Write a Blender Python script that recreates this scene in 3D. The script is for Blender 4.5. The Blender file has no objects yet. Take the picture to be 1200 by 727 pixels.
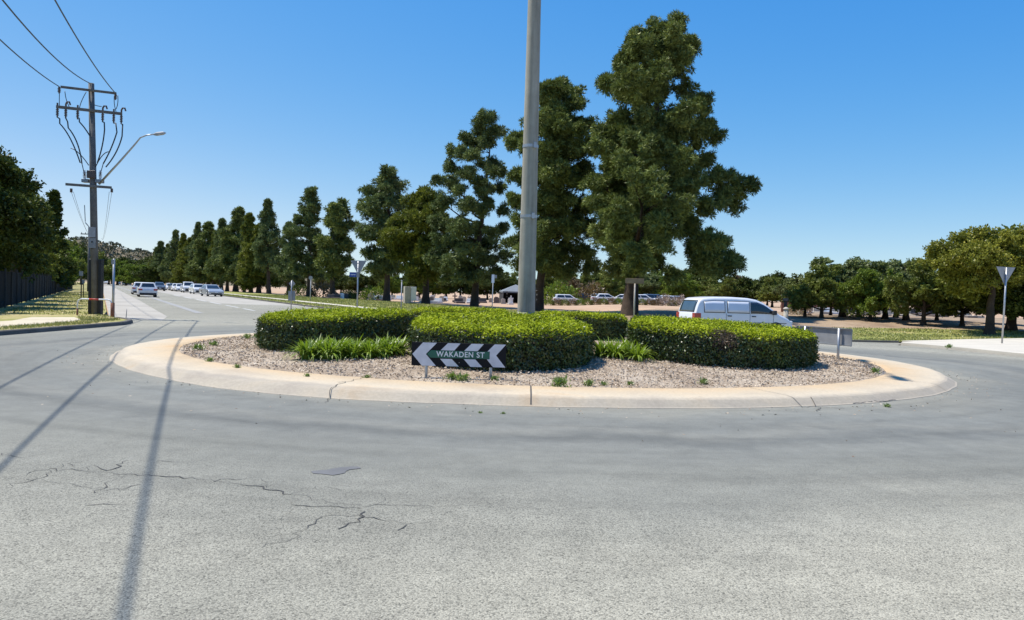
import bpy, bmesh, math, random
import numpy as np
from mathutils import Vector, Matrix

S = bpy.context.scene
COL = S.collection
R = math.radians
random.seed(7)

# ------------------------------------------------------------------ camera
CH, FPX, PITCH, ROLL = 1.5, 870.0, R(1.3), R(1.7)
_f = np.array([0, math.cos(PITCH), -math.sin(PITCH)])
_u0 = np.array([0, math.sin(PITCH), math.cos(PITCH)])
_r0 = np.array([1.0, 0, 0])
_r = math.cos(ROLL)*_r0 + math.sin(ROLL)*_u0
_u = -math.sin(ROLL)*_r0 + math.cos(ROLL)*_u0
cam = bpy.data.cameras.new('camera'); camo = bpy.data.objects.new('camera', cam); COL.objects.link(camo)
cam.sensor_width = 36; cam.lens = FPX/1200*36; cam.clip_start = .05; cam.clip_end = 9000
camo.matrix_world = Matrix(((_r[0], _u[0], -_f[0], 0), (_r[1], _u[1], -_f[1], 0), (_r[2], _u[2], -_f[2], CH), (0, 0, 0, 1)))
S.camera = camo

# ------------------------------------------------------------------ sky, sun, exposure
SUN_EL, SUN_AZ = R(65), R(-73)           # azimuth from +Y towards +X
W = bpy.data.worlds.new('World'); S.world = W; W.use_nodes = True
nt = W.node_tree
bg = nt.nodes['Background']; sky = nt.nodes.new('ShaderNodeTexSky'); sky.sky_type = 'NISHITA'
sky.sun_disc = False; sky.sun_elevation = SUN_EL; sky.sun_rotation = SUN_AZ
sky.air_density = 1; sky.dust_density = 0; sky.ozone_density = 6; sky.altitude = 200
def _m(op, a, b):                         # grade of the sky's own gradient
    m = nt.nodes.new('ShaderNodeMath'); m.operation = op
    for i, v in enumerate((a, b)):
        if hasattr(v, 'links'): nt.links.new(v, m.inputs[i])
        else: m.inputs[i].default_value = v
    return m.outputs[0]
sep = nt.nodes.new('ShaderNodeSeparateColor'); com = nt.nodes.new('ShaderNodeCombineColor'); nt.links.new(sky.outputs[0], sep.inputs[0])
nt.links.new(_m('MINIMUM', _m('MULTIPLY', _m('MULTIPLY', _m('POWER', sep.outputs[0], 1.0538), _m('POWER', sep.outputs[2], 1.3367)), .0544), 6.0), com.inputs[0])
nt.links.new(_m('MULTIPLY', _m('POWER', sep.outputs[1], .849), 1.0315), com.inputs[1])
nt.links.new(_m('MULTIPLY', _m('POWER', sep.outputs[2], .2736), 3.379), com.inputs[2])
nt.links.new(com.outputs[0], bg.inputs[0])
bg.inputs[1].default_value = 0.12
sl = bpy.data.lights.new('sun', 'SUN'); sl.energy = 5.0; sl.angle = R(.53); sl.color = (1, .945, .85)
so = bpy.data.objects.new('sun', sl); COL.objects.link(so)
sd = Vector((-math.sin(SUN_AZ)*math.cos(SUN_EL), -math.cos(SUN_AZ)*math.cos(SUN_EL), -math.sin(SUN_EL)))
so.rotation_euler = sd.to_track_quat('-Z', 'Y').to_euler(); so.location = (-30, 20, 60)
vs = S.view_settings
vs.view_transform = 'Standard'; vs.look = 'None'; vs.gamma = 1; vs.exposure = 0.4; vs.use_curve_mapping = False
S.cycles.max_bounces = 6; S.cycles.diffuse_bounces = 3; S.cycles.transmission_bounces = 4; S.cycles.transparent_max_bounces = 6

# ------------------------------------------------------------------ ground shape and pixel -> place
def sstep(a, b, x):
    t = min(1, max(0, (x-a)/(b-a))); return t*t*(3-2*t)
def g(x, y):
    z = -.45*math.exp(-((x-15)/9)**2-((y-39)/9)**2)
    z += .4*sstep(40, 56, y)*sstep(6, 15, x)*(1-sstep(150, 260, y))
    return z
def ray(px, py):
    return (px-600)/FPX*_r + (363.5-py)/FPX*_u + _f
def at(px, py, Y):                       # point on the upright plane y = Y
    d = ray(px, py); t = Y/d[1]; return Vector((d[0]*t, Y, CH+d[2]*t))
def G(px, py, z=None):                   # point on the ground
    d = ray(px, py); zz = 0 if z is None else z
    for _ in range(12):
        t = (zz-CH)/d[2]
        if z is None: zz = .5*zz+.5*g(d[0]*t, d[1]*t)
    return Vector((d[0]*t, d[1]*t, zz))
def road(c, y): return (-.555*y+c, y)    # a line along the street that runs off to the left

# island
IX, IY, IA, IB = .45, 18.0, 9.2, 8.13     # centre, half axes of the outer edge
JA, JB = 7.88, 7.1                       # mulch bed
def bed(x, y):
    q = ((x-IX)/JA)**2+((y-IY)/JB)**2
    return .13+.22*max(0, 1-q)

# ------------------------------------------------------------------ node helpers
def newmat(name):
    m = bpy.data.materials.new(name); m.use_nodes = True; n = m.node_tree
    return m, n, n.nodes['Principled BSDF']
def N(n, t, **k):
    o = n.nodes.new('ShaderNode'+t)
    for a, v in k.items(): setattr(o, a, v)
    return o
def noise(n, scale, detail=4, rough=.55, vec=None, dist=0):
    t = N(n, 'TexNoise'); t.inputs['Scale'].default_value = scale; t.inputs['Detail'].default_value = detail
    t.inputs['Roughness'].default_value = rough; t.inputs['Distortion'].default_value = dist
    if vec is None: vec = N(n, 'TexCoord').outputs['Object']
    n.links.new(vec, t.inputs['Vector']); return t.outputs['Fac']
def ramp(n, fac, stops):
    r = N(n, 'ValToRGB'); e = r.color_ramp.elements
    while len(e) < len(stops): e.new(.5)
    for q, (p, c) in zip(e, stops):
        q.position = p; q.color = (c[0], c[1], c[2], 1) if hasattr(c, '__len__') else (c, c, c, 1)
    n.links.new(fac, r.inputs[0]); return r.outputs[0]
def mix(n, a, b, fac, mode='MIX'):
    m = N(n, 'Mix', data_type='RGBA', blend_type=mode)
    for i, v in ((0, fac), (6, a), (7, b)):
        if hasattr(v, 'links'): n.links.new(v, m.inputs[i])
        elif i: m.inputs[i].default_value = (v[0], v[1], v[2], 1)
        else: m.inputs[0].default_value = v
    return m.outputs[2]
def mth(n, op, a, b=0):
    m = N(n, 'Math', operation=op)
    for i, v in enumerate((a, b)):
        if hasattr(v, 'links'): n.links.new(v, m.inputs[i])
        else: m.inputs[i].default_value = v
    return m.outputs[0]
def bump(n, bs, h, strength, dist=.02):
    b = N(n, 'Bump'); b.inputs['Strength'].default_value = strength; b.inputs['Distance'].default_value = dist
    n.links.new(h, b.inputs['Height']); n.links.new(b.outputs[0], bs.inputs['Normal'])
def plain(name, c, rough=.6, metal=0, var=.25, scale=3, bmp=0, coat=0):
    m, n, b = newmat(name)
    f = noise(n, scale, 6)
    d = [v*(1-var) for v in c]; l = [min(1, v*(1+var*.6)) for v in c]
    n.links.new(ramp(n, f, [(.32, d), (.7, l)]), b.inputs['Base Color'])
    b.inputs['Roughness'].default_value = rough; b.inputs['Metallic'].default_value = metal
    if coat: b.inputs['Coat Weight'].default_value = coat; b.inputs['Coat Roughness'].default_value = .05
    if bmp: bump(n, b, noise(n, scale*12, 5), bmp)
    return m
def leafmat(name, dark, light, trans=.35, scale=.7, tint=None, gloss=.06):
    m, n, b = newmat(name); n.nodes.remove(b)
    geo = N(n, 'NewGeometry')
    f = noise(n, scale, 3, .6)
    f2 = mth(n, 'ADD', mth(n, 'MULTIPLY', f, .85), mth(n, 'MULTIPLY', geo.outputs['Random Per Island'], .2))
    col = ramp(n, f2, [(.34, dark), (.72, light)] if tint is None else [(.3, dark), (.62, light), (.8, tint)])
    d = N(n, 'BsdfDiffuse'); t = N(n, 'BsdfTranslucent'); gl = N(n, 'BsdfGlossy'); gl.inputs['Roughness'].default_value = .45
    n.links.new(col, d.inputs[0])
    tc = mix(n, col, (1.0, 1.15, .45), .5, 'MULTIPLY'); n.links.new(tc, t.inputs[0])
    m1 = N(n, 'MixShader'); m1.inputs[0].default_value = trans
    n.links.new(d.outputs[0], m1.inputs[1]); n.links.new(t.outputs[0], m1.inputs[2])
    m2 = N(n, 'MixShader'); m2.inputs[0].default_value = gloss
    n.links.new(m1.outputs[0], m2.inputs[1]); n.links.new(gl.outputs[0], m2.inputs[2])
    n.links.new(m2.outputs[0], n.nodes['Material Output'].inputs[0])
    return m

# ------------------------------------------------------------------ mesh helpers
def tag(o, label=None, cat=None, group=None, kind=None):
    for k, v in (('label', label), ('category', cat), ('group', group), ('kind', kind)):
        if v: o[k] = v
    return o
def link(name, me, mat=None, parent=None, smooth=False):
    o = bpy.data.objects.new(name, me); COL.objects.link(o)
    if mat and not me.materials: me.materials.append(mat)
    if parent: o.parent = parent
    if smooth: me.shade_smooth()
    return o
def empty(name, loc, rz=0, label=None, cat=None, group=None):
    o = bpy.data.objects.new(name, None); COL.objects.link(o); o.location = loc; o.rotation_euler.z = rz
    o.empty_display_size = .2
    return tag(o, label, cat, group)
def copy_tree(o, parent=None):
    c = o.copy(); COL.objects.link(c)
    if parent: c.parent = parent
    for ch in o.children: copy_tree(ch, c)
    return c
class MB:
    def __init__(s): s.v = []; s.f = []; s.m = []; s.cm = 0
    def add(s, vs, fs):
        b = len(s.v); s.v += [tuple(p) for p in vs]
        for f in fs: s.f.append([b+i for i in f]); s.m.append(s.cm)
    def box(s, x0, x1, y0, y1, z0, z1, M=None):
        vs = [Vector((x, y, z)) for z in (z0, z1) for y in (y0, y1) for x in (x0, x1)]
        if M: vs = [M @ p for p in vs]
        s.add(vs, [(0, 2, 3, 1), (4, 5, 7, 6), (0, 1, 5, 4), (2, 6, 7, 3), (0, 4, 6, 2), (1, 3, 7, 5)])
    def tube(s, pts, rad, n=8, cap=True):
        pts = [Vector(p) for p in pts]
        if not hasattr(rad, '__len__'): rad = [rad]*len(pts)
        vs = []; ref = None
        for i, p in enumerate(pts):
            t = (pts[min(i+1, len(pts)-1)]-pts[max(i-1, 0)])
            t = t.normalized() if t.length > 1e-9 else Vector((0, 0, 1))
            if ref is None: ref = Vector((1, 0, 0)) if abs(t.x) < .8 else Vector((0, 1, 0))
            a = (ref-t*ref.dot(t)).normalized(); b = t.cross(a); ref = a
            for k in range(n):
                w = 2*math.pi*k/n; vs.append(p+rad[i]*(math.cos(w)*a+math.sin(w)*b))
        fs = [(i*n+k, i*n+(k+1) % n, (i+1)*n+(k+1) % n, (i+1)*n+k) for i in range(len(pts)-1) for k in range(n)]
        if cap: fs += [tuple(range(n))[::-1], tuple((len(pts)-1)*n+k for k in range(n))]
        s.add(vs, fs)
    def prism(s, poly, t0, t1, M=None):      # poly in (x, z), thickness along y
        n = len(poly)
        vs = [Vector((p[0], t, p[1])) for t in (t0, t1) for p in poly]
        if M: vs = [M @ p for p in vs]
        s.add(vs, [tuple(range(n)), tuple(range(2*n-1, n-1, -1))]+[(i, i+n, (i+1) % n+n, (i+1) % n) for i in range(n)])
    def build(s, name, mat=None, parent=None, smooth=False, bevel=0, seg=2, loc=None):
        me = bpy.data.meshes.new(name); me.from_pydata(s.v, [], s.f)
        mats = mat if isinstance(mat, (list, tuple)) else [mat]
        for q in mats: me.materials.append(q)
        if len(mats) > 1: me.polygons.foreach_set('material_index', s.m)
        bm = bmesh.new(); bm.from_mesh(me); bmesh.ops.recalc_face_normals(bm, faces=bm.faces); bm.to_mesh(me); bm.free()
        o = link(name, me, None, parent, smooth)
        if bevel:
            b = o.modifiers.new('bevel', 'BEVEL'); b.width = bevel; b.segments = seg; b.limit_method = 'ANGLE'; b.angle_limit = R(35)
            me.shade_smooth(); b.harden_normals = True
        if loc is not None: o.location = loc
        return o
def npmesh(name, v, f):
    v = np.asarray(v, np.float32); f = np.asarray(f, np.int32); k = f.shape[1]
    me = bpy.data.meshes.new(name); me.vertices.add(len(v)); me.vertices.foreach_set('co', v.ravel())
    me.loops.add(f.size); me.loops.foreach_set('vertex_index', f.ravel())
    me.polygons.add(len(f)); me.polygons.foreach_set('loop_start', np.arange(0, f.size, k, dtype=np.int32))
    me.update(calc_edges=True); return me
def unit(a): return a/np.maximum(np.linalg.norm(a, axis=-1, keepdims=True), 1e-9)
def leaves(c, d, L, Wd, rng, nm=None):       # diamond leaves: base, direction, length, width, facing
    n = len(c); L = np.broadcast_to(L, (n,))[:, None]; Wd = np.broadcast_to(Wd, (n,))[:, None]
    d = unit(d); s = unit(np.cross(d, rng.normal(size=(n, 3)) if nm is None else nm+rng.normal(size=(n, 3))*.3))
    nrm = np.cross(d, s)
    mid = c+d*L*.5+nrm*L*.08
    v = np.stack([c, mid-s*Wd*.5, c+d*L, mid+s*Wd*.5], 1).reshape(-1, 3)
    return v, np.arange(4*n).reshape(-1, 4)

def inside(poly, P):
    x, y = P[:, 0], P[:, 1]; r = np.zeros(len(P), bool); n = len(poly)
    for i in range(n):
        x0, y0 = poly[i][:2]; x1, y1 = poly[(i+1) % n][:2]
        if y0 == y1: continue
        c = ((y0 > y) != (y1 > y)) & (x < (x1-x0)*(y-y0)/(y1-y0)+x0)
        r ^= c
    return r
def smoothpoly(poly, it=2):
    for _ in range(it):
        q = []
        for i in range(len(poly)):
            a, b = Vector(poly[i]), Vector(poly[(i+1) % len(poly)])
            q += [a*.75+b*.25, a*.25+b*.75]
        poly = q
    return [tuple(p) for p in poly]
def sheet(name, poly, mat, off=0.0, zf=None, skirt=0, cut=True, kind='structure'):
    """a sheet that follows the ground"""
    zf = zf or g
    bm = bmesh.new(); vs = [bm.verts.new((p[0], p[1], 0)) for p in poly]; bm.faces.new(vs)
    if cut:
        xs = [p[0] for p in poly]; ys = [p[1] for p in poly]
        for k in range(-6, 48, 2):
            if min(xs) < k < max(xs):
                bmesh.ops.bisect_plane(bm, geom=bm.verts[:]+bm.edges[:]+bm.faces[:], plane_co=(k, 0, 0), plane_no=(1, 0, 0))
        for k in range(18, 64, 2):
            if min(ys) < k < max(ys):
                bmesh.ops.bisect_plane(bm, geom=bm.verts[:]+bm.edges[:]+bm.faces[:], plane_co=(0, k, 0), plane_no=(0, 1, 0))
    for v in bm.verts: v.co.z = zf(v.co.x, v.co.y)+off
    if skirt:
        be = [e for e in bm.edges if e.is_boundary]
        r = bmesh.ops.extrude_edge_only(bm, edges=be)
        for v in r['geom']:
            if isinstance(v, bmesh.types.BMVert): v.co.z -= skirt
    bmesh.ops.triangulate(bm, faces=[f for f in bm.faces if len(f.verts) > 4])
    bmesh.ops.recalc_face_normals(bm, faces=bm.faces)
    up = sum(f.normal.z*f.calc_area() for f in bm.faces)
    if up < 0: bmesh.ops.reverse_faces(bm, faces=bm.faces)
    me = bpy.data.meshes.new(name); bm.to_mesh(me); bm.free()
    o = link(name, me, mat); o['kind'] = kind
    return o
def strip(name, line, width, prof, mat, parent=None, zf=None, closed=False):
    """sweep a cross-section (across, up) along a ground line (kerbs, paint, cracks)"""
    zf = zf or g; n = len(line); vs = []; k = len(prof)
    for i, p in enumerate(line):
        a = Vector(line[(i-1) % n] if closed or i else line[0]); b = Vector(line[(i+1) % n] if closed or i < n-1 else line[-1])
        t = (b-a).to_2d().normalized(); nn = Vector((t.y, -t.x))
        w = width[i] if hasattr(width, '__len__') else width
        for (u, z) in prof:
            q = Vector(p).to_2d()+nn*u*w; vs.append((q.x, q.y, zf(q.x, q.y)+z))
    fs = [(i*k+j, i*k+j+1, ((i+1) % n)*k+j+1, ((i+1) % n)*k+j) for i in range(n if closed else n-1) for j in range(k-1)]
    m = MB(); m.add(vs, fs); return m.build(name, mat, parent)

# ------------------------------------------------------------------ materials
def m_asphalt():
    m, n, b = newmat('asphalt')
    tc = N(n, 'TexCoord').outputs['Object']; sp = N(n, 'SeparateXYZ'); n.links.new(tc, sp.inputs[0])
    dx = mth(n, 'SUBTRACT', sp.outputs[0], IX); dy = mth(n, 'DIVIDE', mth(n, 'SUBTRACT', sp.outputs[1], IY), IB/IA)
    rr = mth(n, 'SQRT', mth(n, 'ADD', mth(n, 'MULTIPLY', dx, dx), mth(n, 'MULTIPLY', dy, dy)))
    wob = mth(n, 'ADD', rr, mth(n, 'MULTIPLY', mth(n, 'SUBTRACT', noise(n, .35, 5, .6), .5), 3.2))
    k = mth(n, 'DIVIDE', wob, 20.0)
    wear = ramp(n, k, [(.46, (.205, .205, .2)), (.51, (.16, .168, .175)), (.535, (.15, .158, .166)), (.56, (.165, .17, .174)), (.585, (.118, .125, .133)), 
                       (.605, (.155, .162, .168)), (.66, (.168, .173, .173)), (.71, (.195, .198, .195)), (.79, (.25, .248, .236)), (.95, (.235, .235, .225))])
    kk_ = mth(n, 'SUBTRACT', mth(n, 'MULTIPLY', sp.outputs[0], .55), sp.outputs[1])
    kk_ = mth(n, 'ADD', kk_, mth(n, 'MULTIPLY', noise(n, .5, 5, .6), 3.0))
    wear = mix(n, wear, (.36, .348, .32), ramp(n, mth(n, 'MULTIPLY_ADD', kk_, .1) if False else mth(n, 'ADD', mth(n, 'MULTIPLY', kk_, .1), .7), [(.4, 0), (.75, .85)]))
    pv = N(n, 'CombineXYZ'); n.links.new(mth(n, 'MULTIPLY', mth(n, 'ARCTAN2', dy, dx), 1.3), pv.inputs[0]); n.links.new(mth(n, 'MULTIPLY', rr, 2.2), pv.inputs[1])
    arc = ramp(n, noise(n, 1.0, 5, .62, vec=pv.outputs[0], dist=.2), [(.3, .84), (.5, 1.0), (.72, 1.09)])
    wear = mix(n, wear, arc, .9, 'MULTIPLY')
    big = ramp(n, noise(n, .12, 4, .6), [(.35, .86), (.65, 1.1)])
    c = mix(n, wear, big, 1.0, 'MULTIPLY')
    mid = ramp(n, noise(n, 3.2, 6, .72), [(.3, .82), (.7, 1.14)])
    c = mix(n, c, mid, .8, 'MULTIPLY')
    near = ramp(n, k, [(.63, 0), (.75, 1)])
    v = N(n, 'TexVoronoi'); v.inputs['Scale'].default_value = 115; n.links.new(tc, v.inputs['Vector'])
    vc = N(n, 'SeparateColor'); n.links.new(v.outputs['Color'], vc.inputs[0])
    st = ramp(n, vc.outputs[0], [(.0, .3), (.22, .84), (.6, 1.08), (1, 1.38)])
    edge = ramp(n, v.outputs['Distance'], [(.4, 1.05), (.8, .7)])
    stones = mix(n, st, edge, 1.0, 'MULTIPLY')
    fine = ramp(n, noise(n, 130, 3, .7), [(.25, .78), (.75, 1.22)])
    c1 = mix(n, c, fine, 1.0, 'MULTIPLY'); c2 = mix(n, c, stones, .9, 'MULTIPLY')
    c = mix(n, c1, c2, mth(n, 'ADD', mth(n, 'MULTIPLY', near, .75), .2))
    # oil drips and stains
    o = ramp(n, noise(n, .9, 3, .5, dist=.6), [(.24, .8), (.33, 1)])
    c = mix(n, c, o, .7, 'MULTIPLY')
    c = mix(n, c, (1.165, 1.125, .945), 1.0, 'MULTIPLY')
    n.links.new(c, b.inputs['Base Color']); b.inputs['Roughness'].default_value = .82; b.inputs['Specular IOR Level'].default_value = .35
    bump(n, b, mth(n, 'SUBTRACT', noise(n, 90, 3, .7), v.outputs['Distance']), .55, .006)
    return m
def m_two(name, stops, s1, s2, rough=.9, bmp=.3, bs=40, dist=.02, s3=None):
    m, n, b = newmat(name)
    f = mth(n, 'ADD', mth(n, 'MULTIPLY', noise(n, s1, 5, .6), .6), mth(n, 'MULTIPLY', noise(n, s2, 6, .7), .4))
    n.links.new(ramp(n, f, stops), b.inputs['Base Color']); b.inputs['Roughness'].default_value = rough
    b.inputs['Specular IOR Level'].default_value = .2
    bump(n, b, noise(n, bs, 5, .7), bmp, dist); return m
def m_concrete():
    m, n, b = newmat('kerb_concrete')
    f = noise(n, .8, 6, .62, dist=.5)
    c = ramp(n, f, [(.28, (.4, .34, .265)), (.45, (.47, .405, .31)), (.58, (.5, .42, .31)), (.7, (.48, .365, .24)), (.82, (.43, .305, .18))])
    gr = ramp(n, noise(n, 22, 6, .75), [(.3, .8), (.65, 1.08)])
    c = mix(n, c, gr, .8, 'MULTIPLY')
    st = ramp(n, noise(n, 2.6, 5, .7), [(.24, .55), (.36, 1)])
    c = mix(n, c, st, .6, 'MULTIPLY')
    tc = N(n, 'TexCoord').outputs['Object']; sp = N(n, 'SeparateXYZ'); n.links.new(tc, sp.inputs[0])
    dx = mth(n, 'DIVIDE', mth(n, 'SUBTRACT', sp.outputs[0], IX), IA); dy = mth(n, 'DIVIDE', mth(n, 'SUBTRACT', sp.outputs[1], IY), IB)
    rr = mth(n, 'SQRT', mth(n, 'ADD', mth(n, 'MULTIPLY', dx, dx), mth(n, 'MULTIPLY', dy, dy)))
    rr = mth(n, 'ADD', rr, mth(n, 'MULTIPLY', mth(n, 'SUBTRACT', noise(n, 1.6, 5, .65), .5), .05))
    band = ramp(n, rr, [(.86, (1.0, .86, .66)), (.9, (1.03, .94, .8)), (.935, (1.02, .99, .92)), (.965, (1.05, 1.04, 1)), (.985, (.8, .81, .82))])
    c = mix(n, c, band, 1.0, 'MULTIPLY')
    n.links.new(c, b.inputs['Base Color']); b.inputs['Roughness'].default_value = .88
    bump(n, b, noise(n, 60, 4, .7), .3, .006); return m
M = {}
M['asphalt'] = m_asphalt()
M['shoulder'] = m_two('gravel_shoulder', [(.3, (.25, .235, .2)), (.5, (.36, .34, .3)), (.7, (.44, .42, .37))], .4, 9, bs=70)
M['conc'] = m_concrete()
M['pad'] = m_two('pale_concrete', [(.3, (.4, .37, .31)), (.6, (.54, .5, .42)), (.75, (.48, .41, .31))], .6, 14, bs=50, bmp=.15)
M['kerbgrey'] = m_two('grey_kerb', [(.3, (.06, .056, .05)), (.6, (.15, .14, .125))], 1.2, 14, bs=50)
M['dirt'] = m_two('dry_dirt', [(.28, (.27, .17, .11)), (.5, (.42, .29, .19)), (.66, (.5, .37, .25)), (.78, (.34, .29, .15))], .12, 1.7, bs=9, bmp=.5, dist=.06)
M['bank'] = m_two('bare_bank', [(.28, (.16, .105, .07)), (.5, (.3, .22, .145)), (.7, (.4, .31, .21))], .35, 2.5, bs=8, bmp=.7, dist=.08)
M['grassbase'] = m_two('grass_soil', [(.3, (.13, .16, .035)), (.5, (.24, .25, .07)), (.62, (.36, .31, .13)), (.75, (.45, .35, .19))], .45, 5, bs=30, bmp=.6, dist=.04)
M['verge'] = m_two('worn_verge', [(.3, (.16, .19, .045)), (.48, (.3, .28, .1)), (.6, (.45, .36, .2)), (.75, (.5, .4, .26))], .5, 4, bs=30, bmp=.6, dist=.04)
M['path'] = m_two('worn_path', [(.3, (.42, .36, .26)), (.6, (.55, .49, .37)), (.75, (.5, .42, .28))], .8, 6, bs=20)
M['mulch'] = m_two('mulch_bed', [(.3, (.2, .145, .1)), (.5, (.4, .32, .235)), (.62, (.52, .44, .34)), (.75, (.44, .3, .18))], 1.2, 26, bs=30, bmp=.9, dist=.04)
M['chip'] = leafmat('bark_chip', (.26, .18, .12), (.68, .58, .45), 0, 9, None, .02)
M['crack'] = plain('tar_crack', (.062, .06, .056), .9)
M['patch'] = plain('tar_patch', (.13, .129, .126), .7, var=.2)
M['paint'] = m_two('worn_line_paint', [(.3, (.3, .3, .29)), (.55, (.5, .5, .48)), (.7, (.62, .62, .6))], 2, 20)
M['paint2'] = m_two('worn_old_paint', [(.3, (.22, .225, .22)), (.55, (.31, .31, .3)), (.7, (.4, .4, .38))], 2, 20)
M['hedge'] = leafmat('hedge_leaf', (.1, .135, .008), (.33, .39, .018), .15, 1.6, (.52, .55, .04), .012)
M['hedgeoldshade'] = leafmat('shaded_old_hedge_leaf', (.012, .026, .004), (.06, .092, .011), .1, 1.6, (.18, .22, .03), .06)  # older side leaves, with the shade of the hedge fronts painted into their green
M['hedgecore'] = plain('hedge_core_shade', (.035, .032, .018), .95, var=.4, scale=9)  # dark colour of the solid core stands in for shade between the leaves
M['deadleaf'] = leafmat('dead_hedge_leaf', (.07, .045, .03), (.17, .115, .07), .1, 3)
M['lily'] = leafmat('strap_leaf', (.08, .15, .012), (.24, .33, .03), .38, 2.5, (.4, .44, .07), .05)
M['weed'] = leafmat('weed_leaf', (.1, .17, .03), (.26, .36, .08), .35, 6)
M['drygrass'] = leafmat('dry_grass', (.12, .15, .03), (.32, .32, .1), .3, .8, (.5, .42, .2))
M['pine'] = leafmat('pine_needles', (.036, .053, .015), (.2, .24, .066), .1, .75, (.35, .39, .125), .02)
M['pine2'] = leafmat('pine_needles_bluish', (.033, .052, .019), (.18, .225, .08), .1, .75, (.31, .355, .13), .02)
M['pinel'] = leafmat('pine_needles_light', (.05, .065, .011), (.19, .21, .034), .2, .75, (.28, .29, .055), .02)
M['bark'] = m_two('pine_bark', [(.3, (.03, .022, .017)), (.6, (.085, .062, .045))], 2, 12, bs=14, bmp=.9, dist=.05)
M['leafdark'] = leafmat('dark_leaf', (.02, .035, .009), (.085, .11, .02), .15, .6, (.18, .2, .035), .02)
M['leafolive'] = leafmat('olive_leaf', (.055, .075, .018), (.19, .22, .045), .24, .6, (.3, .31, .07), .02)
M['leafgrey'] = leafmat('grey_green_leaf', (.055, .075, .03), (.18, .215, .08), .22, .6, (.27, .3, .12), .02)
M['leaflight'] = leafmat('bright_leaf', (.06, .1, .012), (.19, .25, .035), .28, .5, (.3, .34, .06), .02)
M['leafgold'] = leafmat('yellowing_leaf', (.07, .085, .012), (.25, .25, .035), .25, 1.1, (.42, .37, .06), .02)
M['leafrust'] = leafmat('rusty_leaf', (.08, .06, .025), (.22, .14, .06), .25, .5)
M['flower'] = leafmat('pink_flower', (.16, .1, .08), (.42, .33, .28), .2, 1.5, (.6, .5, .42))
M['poleconc'] = m_two('spun_concrete', [(.3, (.24, .225, .18)), (.5, (.33, .31, .255)), (.7, (.39, .36, .3))], .9, 7, bs=40, bmp=.2, dist=.01)
_m, _n, _b = newmat('spun_concrete')
_mp = N(_n, 'Mapping'); _mp.inputs['Scale'].default_value = (7, 7, .35); _n.links.new(N(_n, 'TexCoord').outputs['Object'], _mp.inputs[0])
_c = mix(_n, ramp(_n, noise(_n, 1.0, 6, .65, vec=_mp.outputs[0]), [(.3, (.2, .19, .155)), (.5, (.32, .305, .25)), (.72, (.4, .38, .32))]), ramp(_n, noise(_n, 1.3, 6, .7), [(.3, .75), (.65, 1.08)]), 1.0, 'MULTIPLY')
_n.links.new(_c, _b.inputs['Base Color']); _b.inputs['Roughness'].default_value = .85; bump(_n, _b, noise(_n, 40, 5, .7), .25, .01); M['poleconc'] = _m
M['galv'] = plain('galvanised_steel', (.42, .43, .44), .45, .75, .2, 6)
M['steel'] = plain('dull_steel', (.3, .31, .32), .5, .6, .25, 8)
M['greypaint'] = plain('grey_paint', (.36, .37, .38), .55, 0, .2, 6)
M['timber'] = m_two('weathered_timber', [(.3, (.085, .08, .074)), (.6, (.165, .16, .15)), (.75, (.23, .22, .205))], 3, 18, bs=30)
M['black'] = plain('black_plastic', (.02, .02, .021), .55, 0, .3)
M['insul'] = plain('brown_porcelain', (.09, .05, .035), .25)
M['wire'] = plain('bare_cable', (.06, .06, .062), .5, .4)
M['white'] = plain('white_sheeting', (.72, .73, .74), .5, 0, .08, 4)
M['signback'] = plain('sign_aluminium', (.3, .31, .32), .5, .3, .15, 5)
M['chevw'] = plain('reflective_white', (.6, .61, .65), .4, 0, .16, 5)
M['chevb'] = plain('sign_black', (.006, .006, .008), .95, 0, .3, 5)
M['green'] = plain('sign_green', (.008, .1, .065), .4, 0, .2, 5)
M['blue'] = plain('sign_blue', (.02, .07, .3), .4)
M['brown'] = plain('sign_brown', (.22, .15, .08), .6)
M['red'] = plain('red_band', (.5, .05, .035), .5)
M['fence'] = plain('fence_steel', (.006, .006, .006), .95, 0, .3, 3)
M['fencepost'] = plain('fence_post_grey', (.05, .05, .048), .8, 0, .3, 3)
M['carwhite'] = plain('car_paint_white', (.7, .71, .72), .3, 0, .04, 2, coat=.6)
M['carsilver'] = plain('car_paint_silver', (.42, .45, .48), .3, .35, .05, 2, coat=.6)
M['cardark'] = plain('car_paint_dark', (.035, .042, .055), .3, 0, .1, 2, coat=.6)
M['carblue'] = plain('car_paint_blue_grey', (.09, .12, .16), .3, .2, .1, 2, coat=.6)
M['vanside'] = plain('van_panel_white', (.6, .64, .7), .32, 0, .05, 2, coat=.5)
M['glass'] = plain('dark_glass', (.02, .026, .03), .06, 0, .2, 2, coat=.8)
M['vanglass'] = plain('tinted_glass', (.045, .065, .075), .06, 0, .2, 2, coat=.8)
M['tyre'] = plain('tyre_rubber', (.018, .018, .018), .85)
M['rim'] = plain('alloy_rim', (.4, .41, .42), .35, .6)
M['lampred'] = plain('tail_lamp_red', (.38, .02, .015), .2, 0, .2, 6, coat=.6)
M['lampclear'] = plain('clear_lamp', (.62, .63, .64), .15, 0, .1, 6, coat=.6)
M['trim'] = plain('dark_trim', (.03, .03, .032), .6)
M['stone'] = m_two('old_stone', [(.3, (.28, .24, .2)), (.6, (.48, .44, .38)), (.75, (.56, .52, .46))], 3, 14)
M['granite'] = m_two('dark_granite', [(.3, (.07, .06, .06)), (.6, (.16, .13, .12))], 5, 24, rough=.5)
M['brick'] = m_two('red_brick', [(.3, (.17, .075, .05)), (.6, (.3, .14, .09))], 3, 16)
M['canvas'] = plain('tent_canvas', (.16, .18, .2), .8, 0, .15, 2)
M['tentdark'] = plain('tent_wall', (.022, .022, .025), .8)
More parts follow.
